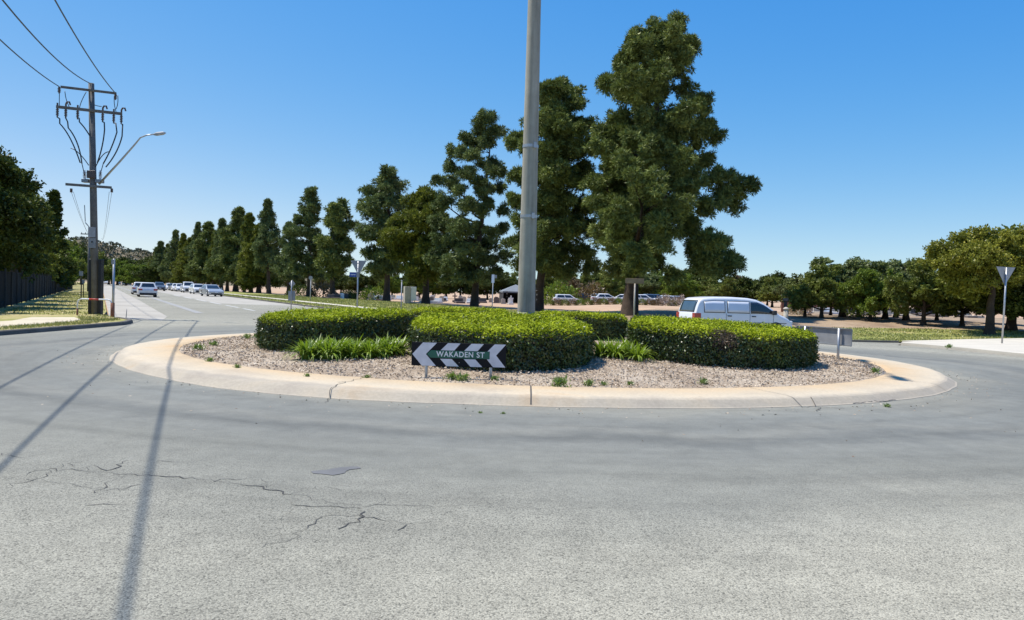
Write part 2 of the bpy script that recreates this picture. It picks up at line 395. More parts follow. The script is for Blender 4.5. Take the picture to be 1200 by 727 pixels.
M['skin'] = plain('skin', (.5, .32, .23), .6); M['hair'] = plain('hair', (.04, .028, .02), .7)
M['clothdark'] = plain('dark_cloth', (.025, .026, .034), .85); M['clothwhite'] = plain('white_cloth', (.68, .68, .68), .8)
M['clothnavy'] = plain('navy_cloth', (.03, .04, .09), .85); M['clothgrey'] = plain('grey_cloth', (.22, .2, .2), .85)
M['hill'] = m_two('hill_scrub', [(.34, (.07, .07, .04)), (.48, (.13, .11, .068)), (.58, (.22, .17, .11)), (.74, (.34, .26, .18))], .012, .07, bs=.2, bmp=.6, dist=2)
M['hilltree'] = leafmat('hill_tree_leaf', (.05, .06, .035), (.14, .135, .075), .15, .01)

# ------------------------------------------------------------------ the ground
ROADP = [(-13.3, -40), (-13.3, 8), (-13.3, 23.5), (-13.35, 25.6), (-13.9, 27.2), (-15.2, 28.8), (-16.8, 30.8), road(.4, 34)]
ROADP += [road(.4, 60), road(.4, 120), road(.4, 420), road(16, 420), road(16, 120), road(16, 60), road(16, 53), (-10.6, 49.2), (-8, 46.6), (-3.5, 43.6), (3, 41.2), (10, 38.9), (13.5, 37.6), (16.4, 36.6), (18.6, 35.6), (18.4, 34.2),
          (17.4, 33.2), (16.4, 31.5), (15.9, 28), (15.8, 24), (16, 21.5), (17, 20), (20, 19), (60, 17), (60, -40)]
RP = np.array(ROADP)
def near_road(x, y):
    P = np.array([[x, y], [x+2.5, y], [x-2.5, y], [x, y+2.5], [x, y-2.5]]); return inside(ROADP, P).any()
xs = sorted(set([-3500, -2500, -1800, -1200, -800, -500, -350, -250]+list(range(-200, -40, 10))+list(range(-40, 62, 2))+list(range(70, 160, 10))+[200, 300, 500, 900, 1600, 3500]))
ys = sorted(set([-400, -200, -100, -60]+list(range(-44, 80, 2))+list(range(80, 240, 10))+[280, 340, 430, 600, 900, 1400, 2200, 3600, 5200]))
P = np.array([[x, y] for y in ys for x in xs], float)
Z = np.array([g(x, y) for x, y in P])
mk = np.zeros(len(P), bool)
for ox, oy in ((0, 0), (2.5, 0), (-2.5, 0), (0, 2.5), (0, -2.5), (9, 0), (-9, 0)):
    mk |= inside(ROADP, P+np.array([ox, oy])) & ((abs(ox) < 5) | (P[:, 1] > 62))
lv = inside([(-13, -60), (-13, 28), (-17, 31), road(2, 60), road(2, 600), road(-200, 600), (-160, -60)], P)
mk |= lv
Z[mk] -= .1
nx = len(xs)
F = [[j*nx+i, j*nx+i+1, (j+1)*nx+i+1, (j+1)*nx+i] for j in range(len(ys)-1) for i in range(nx-1)]
link('ground', npmesh('ground', np.c_[P, Z], F), M['dirt'])['kind'] = 'structure'
sheet('road', ROADP, M['asphalt'])
# left verge, raised behind its kerb
VL = [(-13.42, -40), (-13.42, 8), (-13.42, 23.5), (-13.47, 25.6), (-14.0, 27.1), (-15.3, 28.7), (-16.9, 30.7), road(.3, 34), road(.3, 60), road(.3, 120), road(.3, 600), road(-190, 600), (-150, -40)]
sheet('verge', VL, M['verge'], .1, cut=False)
sheet('footpath', [(-14.5, -40), (-14.6, 24.2), (-15.3, 26.4), (-16.5, 28.0), (-17.6, 27.2), (-16.5, 24.5), (-16.3, -40)], M['path'], .106, cut=False)
KL = [(-13.3, -40), (-13.3, 8), (-13.3, 20), (-13.3, 23.5), (-13.35, 25.6), (-13.62, 26.5), (-13.9, 27.2), (-14.5, 28.05), (-15.2, 28.8)]
strip('kerb', KL, 1, [(.03, .0), (.0, .1), (-.02, .125), (-.14, .125), (-.16, .09)], M['kerbgrey'])['kind'] = 'structure'
# shoulder, painted lines and footpath of the long street
sheet('shoulder', [(-16.3, 30.4), (-13.9, 29.5), road(3.0, 33), road(3.2, 60), road(3.2, 120), road(3.2, 420), road(.4, 420), road(.4, 120), road(.4, 60), road(.4, 33)], M['shoulder'], .004, cut=False)
sheet('shoulder', [road(9.3, 58), road(9.3, 120), road(9.3, 420), road(15.9, 420), road(15.9, 120), road(15.9, 58)], M['shoulder'], .004, cut=False)
strip('road_line', [road(5.1, y) for y in (38, 46, 54, 62, 74, 90, 120, 200, 400)], .42, [(-.5, .008), (.5, .008)], M['paint2'])['kind'] = 'structure'
for a, b in ((44, 47.5), (49, 54), (56, 62), (64, 71), (74, 81), (85, 93)):
    strip('road_line', [road(9.15, a), road(9.15, b)], .22, [(-.5, .009), (.5, .009)], M['paint'])['kind'] = 'structure'
LAWN = [road(16.1, 420), road(16.1, 120), road(16.1, 60), road(16.1, 53), (-10.4, 49.4), (-7.9, 46.8), (-3.4, 43.8), (3, 41.5), (9, 39.4), (9.5, 44), (6, 52), (0, 64), (-14, 88), (-45, 135), (-110, 230), (-215, 420)]
sheet('lawn', LAWN, M['grassbase'], .06)
sheet('footpath', [road(19.2, 300), road(19.2, 70), road(19.2, 53), (-6.5, 49.5), (-5.5, 50.5), road(20.6, 54), road(20.6, 70), road(20.6, 300)], M['pad'], .085, cut=False)
KR = [road(16, 300), road(16, 120), road(16, 60), road(16, 53), (-10.6, 49.2), (-8, 46.6), (-3.5, 43.6), (3, 41.2), (6.5, 40.1), (10, 38.9), (13.5, 37.6), (16.4, 36.6), (18.6, 35.6)]
strip('kerb', KR, 1, [(.0, .0), (.0, .09), (-.02, .1), (-.16, .1), (-.17, .05)], M['kerbgrey'])['kind'] = 'structure'
# grass strip and bare bank on the right
GS = [(8.5, 39.6), (10, 39.1), (13.5, 37.8), (16.5, 36.8), (18.6, 35.8), (22, 36.6), (27, 37.6), (60, 41), (60, 46), (30, 44.5), (22, 45.5), (14, 45), (9, 44.2)]
sheet('grass_strip', GS, M['grassbase'], .06)
BK = [(7, 46.5), (9, 44.2), (14, 45), (22, 45.5), (30, 44.5), (60, 46), (90, 70), (60, 80), (14, 72), (9, 60)]
sheet('bank', BK, M['bank'], .03)
PADP = [(15.9, 24), (16, 28), (16.5, 31.4), (17.5, 33.1), (18.5, 34.1), (18.7, 35.5), (22, 36.5), (27, 37.5), (44, 39.3), (44, 20), (20, 19.1), (17.1, 20.1), (16.1, 21.6)]
sheet('traffic_island', PADP, M['pad'], .11, skirt=.16)

# roundabout: rolled kerb and apron, then the mulch mound
prof = [(1.0, -.02), (.9985, .006), (.995, .014), (.98, .098), (.975, .113), (.966, .122), (.93, .13), (.9, .136), (.872, .142), (.86, .12)]
def bulge(w, q): d = (w-R(246)+math.pi) % (2*math.pi)-math.pi; return 1+.034*math.exp(-(d/R(17))**2)*max(0, (q-.88)/.12)
n = 220; vs = []
for k in range(n):
    w = 2*math.pi*k/n
    for (q, z) in prof:
        jit = bulge(w, q)+.0012*math.sin(w*23)+.001*math.sin(w*57+1)
        x, y = IX+IA*q*jit*math.cos(w), IY+IB*q*jit*math.sin(w); vs.append((x, y, g(x, y)+z))
kk = len(prof)
mb = MB(); mb.add(vs, [(i*kk+j, i*kk+j+1, ((i+1) % n)*kk+j+1, ((i+1) % n)*kk+j) for i in range(n) for j in range(kk-1)])
mb.build('roundabout_kerb', M['conc'])['kind'] = 'structure'
vs = [(IX, IY, bed(IX, IY))]; rings = 26
for r_ in range(1, rings+1):
    for k in range(120):
        w = 2*math.pi*k/120; q = r_/rings
        x, y = IX+JA*q*1.004*math.cos(w), IY+JB*q*1.004*math.sin(w)
        vs.append((x, y, bed(x, y)+random.uniform(-.008, .008)-(.02 if r_ == rings else 0)))
fs = [(0, 1+k, 1+(k+1) % 120) for k in range(120)]
fs += [(1+(r_-1)*120+k, 1+r_*120+k, 1+r_*120+(k+1) % 120, 1+(r_-1)*120+(k+1) % 120) for r_ in range(1, rings) for k in range(120)]
mb = MB(); mb.add(vs, fs); mb.build('mulch_bed', M['mulch'])['kind'] = 'structure'
rng = np.random.default_rng(3)
nc = 60000
q = np.sqrt(rng.uniform(.12, 1.0, nc)); w = rng.uniform(0, 2*np.pi, nc)
cx, cy = IX+JA*.995*q*np.cos(w), IY+JB*.995*q*np.sin(w)
keep = (cy < 21); cx, cy = cx[keep], cy[keep]; nc = len(cx)
cz = .13+.22*(1-((cx-IX)/JA)**2-((cy-IY)/JB)**2)+rng.uniform(.004, .03, nc)
d = rng.normal(size=(nc, 3)); d[:, 2] *= .35
v, f = leaves(np.c_[cx, cy, cz], d, rng.uniform(.02, .07, nc), rng.uniform(.01, .03, nc), rng)
tag(link('mulch_chips', npmesh('mulch_chips', v, f), M['chip']), 'loose bark mulch chips spread over the roundabout bed', 'mulch', kind='stuff')

# joints in the apron, cracks and a patch in the asphalt
def ringz(x, y):
    q = math.hypot((x-IX)/IA, (y-IY)/IB); q /= bulge(math.atan2((y-IY)/IB, (x-IX)/IA), q)
    for (q0, z0), (q1, z1) in zip(prof, prof[1:]):
        if q1 <= q <= q0: return g(x, y)+z0+(z1-z0)*(q0-q)/(q0-q1)
    return g(x, y)+(0 if q > 1 else .142)
def wiggle(pts, step, amp, seed):
    rr = random.Random(seed); out = []
    for a, b in zip(pts, pts[1:]):
        a, b = Vector(a).to_2d(), Vector(b).to_2d(); L = (b-a).length; k = max(1, int(L/step))
        nn = Vector((-(b-a).y, (b-a).x)).normalized()
        for i in range(k): out.append(a+(b-a)*i/k+nn*rr.gauss(0, amp)*(1 if i else .3))
    out.append(Vector(pts[-1]).to_2d()); return [tuple(p) for p in out]
jm = MB
for k, ang in enumerate((-91, -66, -38, -8, -168, 172, 150)):
    w = R(ang); line = [(IX+IA*q*math.cos(w), IY+IB*q*math.sin(w)) for q in np.linspace(.9995, .875, 60)]
    strip('apron_joint', line, .02 if k == 0 else .008, [(-.5, .004), (.5, .004)], M['crack'], zf=ringz)['kind'] = 'structure'
for k, pp in enumerate(([(381, 463), (388, 456), (400, 452), (414, 449), (430, 445)], [(396, 451), (404, 450)], [(940, 470), (955, 468.5), (975, 470), (990, 471)], [(958, 474), (962, 470), (950, 466)], [(1000, 466), (1030, 464), (1050, 462)])):
    line = wiggle([G(a, b, .1).to_2d() for a, b in pp], .08, .02, k)
    strip('apron_crack', line, .011 if k != 5 else .04, [(-.5, .006), (.5, .006)], M['crack'], zf=ringz)['kind'] = 'structure'
CR = [[(2, 563), (60, 549), (100, 553), (150, 556), (178, 558), (230, 562), (300, 570), (340, 580), (390, 590), (440, 592), (520, 593), (570, 594), (655, 597)],
      [(112, 578), (135, 562), (158, 553), (192, 541)], [(8, 573), (50, 560), (72, 544)], [(0, 532), (22, 536), (40, 538)], [(334, 580), (341, 592), (338, 600), (329, 609)],
      [(306, 642), (344, 632), (368, 614), (378, 606), (420, 604), (470, 613)], [(100, 553), (108, 546), (125, 552), (150, 540)], [(168, 492), (215, 492), (250, 493)],
      [(345, 593), (375, 594), (425, 596)], [(465, 622), (485, 612), (518, 612), (525, 600)], [(180, 558), (184, 540), (230, 545), (310, 553)], [(30, 562), (90, 570), (140, 575), (165, 568)],
      [(340, 580), (370, 570), (400, 575)], [(100, 592), (160, 590), (205, 585)], [(395, 620), (420, 612), (428, 600)], [(66, 553), (95, 540), (140, 536)],
      [(250, 565), (305, 560), (312, 572)], [(440, 592), (450, 584), (447, 578)]]
for k, pp in enumerate(CR):
    line = wiggle([G(a, b).to_2d() for a, b in pp], .05, .022, k+20)
    rr = random.Random(k); wd = []; ph = rr.uniform(0, 6)
    cur = .01
    for _ in line:
        cur = min(.02, max(.0015, cur+rr.uniform(-.005, .005))); ph += rr.uniform(.1, .5); wd.append(cur*.72*max(.3, min(1, .5+.75*math.sin(ph)+.4*math.sin(ph*2.7))))
    strip('road_crack', line, wd, [(-.5, .004), (.5, .004)], M['crack'])['kind'] = 'structure'
pp = [(364, 553), (384, 551), (398, 548.5), (421, 547.5), (423, 549.5), (410, 551), (404, 555), (390, 557.5), (378, 556)]
_pl = [G(a, b).to_2d() for a, b in pp]; sheet('road_patch', wiggle(_pl+[_pl[0]], .05, .016, 4)[:-1], M['patch'], .004, cut=False)

rng = np.random.default_rng(21); nl = 420
q = 1+np.abs(rng.normal(0, .05, nl))+rng.choice([0, 0, 0, .3], nl)*rng.random(nl)+.004; w = rng.uniform(R(180), R(360), nl)
c = np.c_[IX+IA*q*np.cos(w), IY+IB*q*np.sin(w), np.full(nl, .008)]; d = rng.normal(size=(nl, 3))*np.array([1, 1, .12])
v, f = leaves(c, d, rng.uniform(.015, .05, nl), rng.uniform(.008, .02, nl), rng)
tag(link('road_litter', npmesh('road_litter', v, f), M['chip']), 'dry leaf bits and bark crumbs lying on the road by the kerb', 'litter', kind='stuff')

# ------------------------------------------------------------------ hills
def hillz(x, y):
    r = math.exp(-((x+860)/430)**2)*66+math.exp(-((x+1500)/420)**2)*58+math.exp(-((x+420)/160)**2)*16
    k = math.exp(-((y-1450)/230)**2)
    return r*k*(1+.09*math.sin(x*.021)+.06*math.sin(x*.053+1)+.04*math.sin(x*.11+y*.03))-2
hx = np.linspace(-2200, -150, 120); hy = np.linspace(950, 1900, 40)
vs = [(x, y, hillz(x, y)) for y in hy for x in hx]
link('hills', npmesh('hills', vs, [[j*120+i, j*120+i+1, (j+1)*120+i+1, (j+1)*120+i] for j in range(39) for i in range(119)]), M['hill'])['kind'] = 'structure'
rng = np.random.default_rng(11)
nt_ = 2600; tx = rng.uniform(-1150, -480, nt_); ty = rng.uniform(1080, 1520, nt_); cs = []; ds = []; Ls = []
tz = np.array([hillz(a, b) for a, b in zip(tx, ty)])
per = 16; rad = rng.uniform(2, 5, nt_)
o = unit(rng.normal(size=(nt_, per, 3))); o[..., 2] = np.abs(o[..., 2])
c = np.stack([tx, ty, tz], 1)[:, None]+o*rad[:, None, None]*np.array([1, 1, .9])
v, f = leaves(c.reshape(-1, 3), (o+rng.normal(size=o.shape)*.7).reshape(-1, 3), np.repeat(rad, per)*.9, np.repeat(rad, per)*.7, rng)
tag(link('hill_scrub', npmesh('hill_scrub', v, f), M['hilltree']), 'dark scrub and trees covering the far hill', 'scrub', kind='stuff')

# ------------------------------------------------------------------ trees
def crown_mesh(blobs, seed, kind='pine', dens=60, L=.42, Wd=.085, fill=.55, kw_k=20):
    rng = np.random.default_rng(seed); cs = []; ds = []; nn_ = []
    sub = []
    for (x, y, z, r) in blobs:               # each clump carries smaller ones, most of them on its upper side
        sub.append((x, y, z-.1*r, r*.62))
        for q in range(13):
            o = unit(rng.normal(size=3)+np.array([0, 0, .25])); rs = r*rng.uniform(.16, .46); e = r*rng.uniform(.4, 1.15)
            sub.append((x+o[0]*e, y+o[1]*e, z+o[2]*e*.8, rs))
    for (x, y, z, r) in sub:
        n = max(4, int(dens*.9*r*r)); o = unit(rng.normal(size=(n, 3))+np.array([0, 0, .85 if kind == 'pine' else .3]))
        flat = np.array([1.0, 1.0, .8 if kind == 'pine' else .85])
        rad = r*(fill+(1.05-fill)*rng.random(n)**.6)
        p = np.array([x, y, z])+o*rad[:, None]*flat
        if kind == 'pine':                    # round tufts of needles
            k = kw_k; tr = L*rng.uniform(.75, 1.25, n)
            hd = unit(rng.normal(size=(n, k, 3))+o[:, None]*.5+np.array([0, 0, .55]))
            pp = np.repeat(p[:, None], k, 1)+hd*(tr*.25)[:, None, None]
            d = hd+rng.normal(size=(n, k, 3))*.25+np.array([0, 0, -.3])
        else:
            k = 5
            d = o[:, None]*.5+rng.normal(size=(n, k, 3))*.7+np.array([0, 0, -.15])
            pp = np.repeat(p[:, None], k, 1)+rng.normal(size=(n, k, 3))*.16*min(1.4, r)
        cs.append(pp.reshape(-1, 3)); ds.append(d.reshape(-1, 3))
    c = np.concatenate(cs); d = np.concatenate(ds); n = len(c)
    v, f = leaves(c, d, L*rng.uniform(.6, 1.25, n), Wd*rng.uniform(.7, 1.3, n), rng)
    # shells of big overlapping sprays, added inside each clump to block sun and sky
    m = 46; cc = []; dd = []; ll = []
    for (x, y, z, r) in sub:
        if r < .22: continue
        o = unit(rng.normal(size=(m, 3))); cc.append(np.array([x, y, z])+o*r*.5*np.array([1, 1, .8])); dd.append(np.cross(o, rng.normal(size=(m, 3)))); ll.append(np.full(m, r*.55)); nn_.append(o)
    if cc:
        cc, dd, ll = np.concatenate(cc), np.concatenate(dd), np.concatenate(ll)
        v2, f2 = leaves(cc-unit(dd)*ll[:, None]*.5, dd, ll, ll*.6, rng, np.concatenate(nn_)); v = np.r_[v, v2]; f = np.r_[f, f2+len(v)-len(v2)]
    return npmesh('crown', v, f)
def trunk_mesh(tips, h, r, seed, lean=(0, 0), first=.2, nbr=18, wob=.15):
    """tapered trunk to height h with limbs out to the crown's clumps"""
    rr = random.Random(seed); m = MB(); pts = []; k = 9
    for i in range(k+1):
        t = i/k; pts.append(Vector((lean[0]*t**1.3+rr.uniform(-wob, wob)*(0 if i == 0 else t), lean[1]*t+rr.uniform(-wob, wob)*(0 if i == 0 else t), h*t)))
    rad = [r*(1.35 if i == 0 else 1)*(1-.9*(i/k)**1.1) for i in range(k+1)]
    m.tube([pts[0]-Vector((0, 0, .25))]+pts, [rad[0]*1.25]+rad, 10)
    def on(t):
        t = min(.999, max(0, t))*k; i = int(t); return pts[i].lerp(pts[i+1], t-i), rad[i]+(rad[i+1]-rad[i])*(t-i)
    tips = sorted(tips, key=lambda b: -b[3]); tips = tips[:nbr]
    for (x, y, z, br) in tips:
        c = Vector((x, y, z)); hd = math.hypot(x-pts[-1].x*z/h, y)
        t = max(first, (z-.45*hd)/h)
        a, ra = on(min(.93, t)); q = a.lerp(c, .5)+Vector((0, 0, -.08*hd))
        r0 = min(ra*.6, .03+.022*(c-a).length)
        m.tube([a, q, c], [r0, r0*.65, r0*.2], 6)
        for _ in range(2):
            e = c+Vector((rr.uniform(-1, 1), rr.uniform(-1, 1), rr.uniform(-.3, .8)))*br*.8
            m.tube([q.lerp(c, .5), e], [r0*.4, r0*.12], 5)
    return m
def tree(name, loc, rz, blobs, h, tr, seed, leafm, label, cat='tree', group=None, kind='pine', sc=1, **kw):
    t = empty(name, loc, rz, label, cat, group); t.scale = (sc, sc, sc)
    tk = {k: kw.pop(k) for k in ('lean', 'first', 'nbr', 'wob') if k in kw}
    trunk_mesh(blobs, h, tr, seed, **tk).build('trunk', M['bark'], t, smooth=True)
    link('crown', crown_mesh(blobs, seed, kind, **kw), M[leafm], t)
    return t
def from_outline(px, Y, pyb, pts, seed, extra=1, shrink=1.0):
    """clumps drawn for the tree's face, given depth around the trunk"""
    rr = random.Random(seed); base = Vector((at(px, 350, Y).x, Y, g(at(px, 350, Y).x, Y)))
    out = []; W_ = []
    for (a, b, r) in pts:
        p = at(a, b, Y); W_.append((p.x-base.x, p.z-base.z, max(.42, r/FPX*Y*shrink*.95)))
    for i, (dx, z, r) in enumerate(W_):
        Wd = max([abs(q[0])+q[2]*.5 for q in W_ if abs(q[1]-z) < 2.2])
        dy = rr.uniform(-.3, .3)*Wd; out.append((dx, dy, z, r))
        for e in range(extra):
            s = (1 if (i+e) % 2 else -1); dy = s*rr.uniform(.45, .85)*Wd
            k = (Y+dy)/Y; cz = CH-base.z
            out.append((dx*rr.uniform(.3, .8), dy, cz+(z+rr.uniform(-.6, .1)-cz)*k, r*rr.uniform(.9, 1.15)))
    return base, out
PA = [(790, 37, 13), (772, 40, 16), (746, 42, 14), (802, 52, 13), (800, 66, 16), (775, 62, 17), (748, 62, 16), (735, 78, 16), (716, 92, 16), (735, 98, 15), (768, 88, 17), (795, 84, 14), (709, 103, 11), (742, 112, 14), (772, 112, 17), (803, 106, 14), (820, 117, 13),
      (729, 136, 15), (755, 138, 17), (790, 136, 16), (816, 130, 14), (828, 150, 13), (704, 158, 13), (724, 162, 19), (752, 163, 20), (786, 162, 20), (815, 160, 18), (834, 164, 11), (704, 186, 17), (735, 192, 23), (770, 188, 22), (805, 188, 20), (834, 188, 13),
      (700, 214, 18), (730, 220, 23), (765, 218, 23), (800, 214, 20), (832, 212, 16), (856, 222, 17), (871, 222, 11), (703, 244, 18), (735, 250, 23), (770, 245, 23), (803, 245, 18), (838, 238, 13), (861, 240, 13), (710, 270, 17), (740, 275, 20), (772, 270, 20), (803, 272, 17),
      (829, 282, 17), (848, 290, 14), (718, 295, 16), (745, 300, 17), (766, 288, 12), (812, 296, 16), (840, 306, 17), (858, 312, 12), (725, 316, 13), (750, 314, 12), (844, 320, 10)]
PB = [(655, 100, 12), (640, 108, 12), (672, 108, 11), (650, 125, 16), (670, 130, 13), (607, 160, 12), (600, 172, 8), (635, 150, 18), (660, 152, 19), (685, 150, 13), (699, 156, 9), (625, 180, 16), (650, 180, 20), (680, 180, 18), (698, 172, 11), (606, 207, 11),
      (622, 210, 14), (650, 210, 22), (680, 210, 20), (602, 236, 10), (625, 240, 16), (655, 240, 22), (685, 240, 18), (608, 262, 11), (640, 270, 20), (670, 270, 20), (692, 266, 13), (600, 286, 11), (625, 290, 16), (660, 295, 16), (682, 300, 16), (612, 310, 10), (640, 310, 12), (670, 314, 11), (690, 316, 10)]
PC = [(575, 140, 10), (562, 148, 9), (584, 153, 9), (546, 165, 10), (530, 178, 9), (570, 170, 11), (553, 182, 9), (524, 196, 9), (541, 202, 10), (577, 195, 10), (588, 203, 8), (515, 215, 9), (531, 222, 11), (562, 217, 9), (585, 222, 9), (520, 240, 13), (545, 244, 10), (572, 242, 10),
      (589, 248, 9), (511, 260, 13), (530, 266, 14), (560, 268, 11), (588, 268, 9), (520, 286, 15), (545, 290, 14), (573, 288, 12), (512, 306, 13), (540, 310, 14), (570, 306, 13), (592, 302, 9), (525, 322, 11), (550, 322, 11), (580, 320, 11)]
PD = [(500, 233, 13), (486, 244, 14), (515, 240, 12), (470, 260, 14), (495, 262, 16), (520, 262, 14), (461, 280, 14), (485, 285, 16), (510, 285, 16), (470, 300, 15), (495, 305, 16), (519, 305, 13), (482, 318, 12), (505, 320, 12)]
PE = [(457, 204, 9), (447, 214, 10), (466, 217, 10), (430, 226, 10), (451, 234, 12), (468, 238, 10), (425, 244, 10), (441, 255, 12), (460, 260, 12), (471, 262, 9), (430, 275, 12), (450, 280, 14), (465, 285, 11), (435, 300, 12), (455, 304, 13), (441, 317, 10), (463, 315, 10)]
PF = [(400, 241, 7), (392, 248, 9), (405, 252, 8), (388, 262, 10), (408, 265, 9), (395, 275, 11), (381, 285, 10), (405, 290, 10), (390, 300, 12), (379, 310, 9), (402, 310, 10), (390, 320, 9)]
PG = [(366, 226, 5), (362, 236, 7), (371, 244, 6), (358, 249, 8), (368, 259, 7), (350, 259, 8), (345, 271, 10), (362, 275, 10), (351, 288, 10), (370, 290, 9), (341, 296, 10), (360, 304, 10), (346, 315, 9), (367, 317, 9)]
for nm, px, Y, pts, h, tr, sd, lm, lab, dens, L, kw in (
        ('pine_tree', 738, 55, PA, 20.5, .52, 1, 'pine', 'tallest pine with broad uneven crown behind the roundabout', 95, .33, dict(lean=(2.2, 0), nbr=34, Wd=.062, kw_k=20)),
        ('pine_tree', 631, 65, PB, 17.5, .4, 2, 'pine', 'dense pine directly behind the concrete light pole', 85, .36, dict(lean=(1.5, 0), nbr=26, Wd=.068, kw_k=20)),
        ('pine_tree', 556, 75, PC, 17.2, .36, 3, 'pine2', 'open crowned pine with visible upper limbs left of the concrete pole', 60, .36, dict(lean=(1.2, 0), nbr=33, Wd=.07, fill=.35, kw_k=18)),
        ('pine_tree', 499, 83, PD, 10.5, .4, 4, 'pinel', 'low rounded yellow-green pine between two taller dark pines', 46, .46, dict(nbr=14, Wd=.1)),
        ('pine_tree', 453, 93, PE, 15, .4, 5, 'pine2', 'dark pine with forked top behind the back of the give way sign', 44, .46, dict(nbr=17, Wd=.1, kw_k=16)),
        ('pine_tree', 389, 104, PF, 12.5, .38, 6, 'pine', 'pointed pine just left of the back-facing give way sign', 44, .48, dict(nbr=12, Wd=.11, kw_k=16)),
        ('pine_tree', 362, 111, PG, 14, .36, 8, 'pine2', 'slender pine with narrow bent tip in the street row', 44, .48, dict(nbr=14, Wd=.11, kw_k=16))):
    base, bl = from_outline(px, Y, 0, pts, sd)
    tree(nm, base, 0, bl, h, tr, sd, lm, lab, group='pines along the street', dens=dens, L=L, **kw)
def cone_blobs(h, r, seed, base=.2, n=46):
    rr = random.Random(seed); out = []
    for i in range(n):
        t = base+(1-base)*(i/(n-1))**.92; w = r*(1-t)**.78*(.55+.75*rr.random())*(1.0 if t > base+.08 else .75)+.15
        a = i*2.4+rr.uniform(-.4, .4); q = rr.uniform(.45, .95)
        br = max(.32, .36*r*(1.2-t*.98)*rr.uniform(.7, 1.25))
        out.append((w*q*math.cos(a), w*q*math.sin(a), h*t-br*.5, br))
    out += [(0, 0, h-.35, .3), (.1, 0, h-1.1, .42)]; return out
proto = []
for k, (r, lm, bs_, nb_) in enumerate(((4.1, 'pine', .2, 44), (3.4, 'pine2', .26, 28), (4.7, 'pinel', .16, 40), (3.8, 'pine', .22, 32), (4.4, 'pine2', .3, 30), (3.2, 'pinel', .18, 30))):
    bl = cone_blobs(14, r, 40+k, bs_, nb_)
    t = tree('pine_tree', (0, 0, -50), 0, bl, 12.5, .36, 60+k, lm, 'x', dens=56, L=.42, Wd=.1, nbr=16, kw_k=12)
    proto.append(t)
used = set()
rowt = [(338, 262, 1), (315, 236, 0), (303, 264, 2), (294, 252, 3), (286, 262, 1), (276, 245, 0), (266, 266, 3), (259, 258, 1), (249, 272, 2), (244, 262, 0), (236, 275, 3), (229, 262, 1), (221, 280, 2), (213, 275, 0), (203, 271, 1), (196, 287, 3), (189, 284, 0), (182, 292, 2)]
for i, (px, top, k) in enumerate(rowt):
    # the row: (9.3,55) -> (-47,141)
    for_y = None
    a = (px-600)/FPX; Y = (9.3+.656*55)/(a+.656)  if abs(a+.656) > .02 else 500
    Y = min(Y, 330)
    b = at(px, 345, Y); h = at(px, top, Y).z
    k = (k, 4, k, 5, k)[i % 5]
    t = proto[k] if k not in used else copy_tree(proto[k]); used.add(k)
    t.location = (b.x, Y, 0); t.rotation_euler.z = i*1.7; ws = (1.05, .85, 1.25, .95, .8, 1.15, 1.0)[i % 7]; t.scale = (h/14*ws, h/14*ws, h/14); t.rotation_euler.x = R((1.5, -2, .5, 2.5, -1)[i % 5])
    tag(t, {315: 'tall narrow pine midway down the street row, its tip above its neighbours', 182: 'last small pine at the far end of the street row'}.get(px, 'pine with pointed dark crown in the row beside parked cars'), 'tree', 'pines along the street')

def round_blobs(h, r, seed, base=.3, n=30, flat=1.0):
    rr = random.Random(seed); out = []; lobes = []
    for k in range(7):                       # a crown of several uneven lobes
        a = k*2.4+rr.uniform(-.6, .6); q = rr.uniform(.3, .72)*r if k else 0
        lobes.append((q*math.cos(a), q*math.sin(a), h*(base+(1-base)*(rr.uniform(.28, .72) if k else .68)), r*rr.uniform(.4, .6)))
    for i in range(n):
        lx, ly, lz, lr = lobes[i % 7]; z = rr.uniform(-.9, 1); q = math.sqrt(1-z*z); a = rr.uniform(0, 6.283); k = rr.uniform(.5, 1.0)
        zz = lz+lr*z*k*1.05
        out.append((lx+lr*q*k*math.cos(a), ly+lr*q*k*math.sin(a), min(h-.3, max(h*base+.2, zz)), r*rr.uniform(.17, .33)))
    return out
LP = []
for k, (lm, r, base) in enumerate((('leafolive', 3.1, .1), ('leafgrey', 3.0, .12), ('leafdark', 3.4, .03), ('leaflight', 3.3, .06), ('leafrust', 2.6, .15))):
    bl = round_blobs(6.5, r, 80+k, base, 56)
    LP.append([tree('leafy_tree', (0, 0, -60), 0, bl, 5.2, .24, 90+k, lm, 'x', kind='leaf', dens=72, L=.26, Wd=.14, nbr=16, wob=.25), False])
def put(k, x, y, s, rz, label, group, sz=None, name=None):
    t = LP[k][0] if not LP[k][1] else copy_tree(LP[k][0]); LP[k][1] = True
    if name: t.name = name
    t.location = (x, y, g(x, y)); t.rotation_euler.z = rz; t.scale = (s, s, sz or s)
    return tag(t, label, 'tree', group)
# gardens behind the left fence
lt = [(22, 6.5, 7.4), (29.5, 4.6, 9.8), (35, 2.2, 10.2), (41.5, 2.3, 10.3), (49, 2.3, 10.0), (58, 2.3, 8.3)]
for i, (Y, off, h) in enumerate(lt):
    bl = round_blobs(h, (3.3, 3.5, 3.3, 3.0, 2.8, 2.3)[i], 200+i, .07, 60); x = -.555*Y-4.5-off
    tree('garden_tree', (x, Y, 0), i, bl, h*.85, .28, 210+i, 'leafdark' if i % 2 == 0 else 'leafdark', ['dark leafy tree overhanging the fence at the picture edge', 'dense dark tree rising over the picket fence, second along', 'tall dark tree over the fence with olive lit top', 'tall dense tree behind the fence before the spire tree', 'dark tree leaning over the fence near the narrow spire tree', 'bushy olive tree behind the middle of the fence'][i],
         group='trees behind the fence', kind='leaf', dens=120, L=.2, Wd=.1, nbr=14, wob=.3)
bl = cone_blobs(10.2, 1.9, 333, .15, 40); x = at(62, 300, 74).x
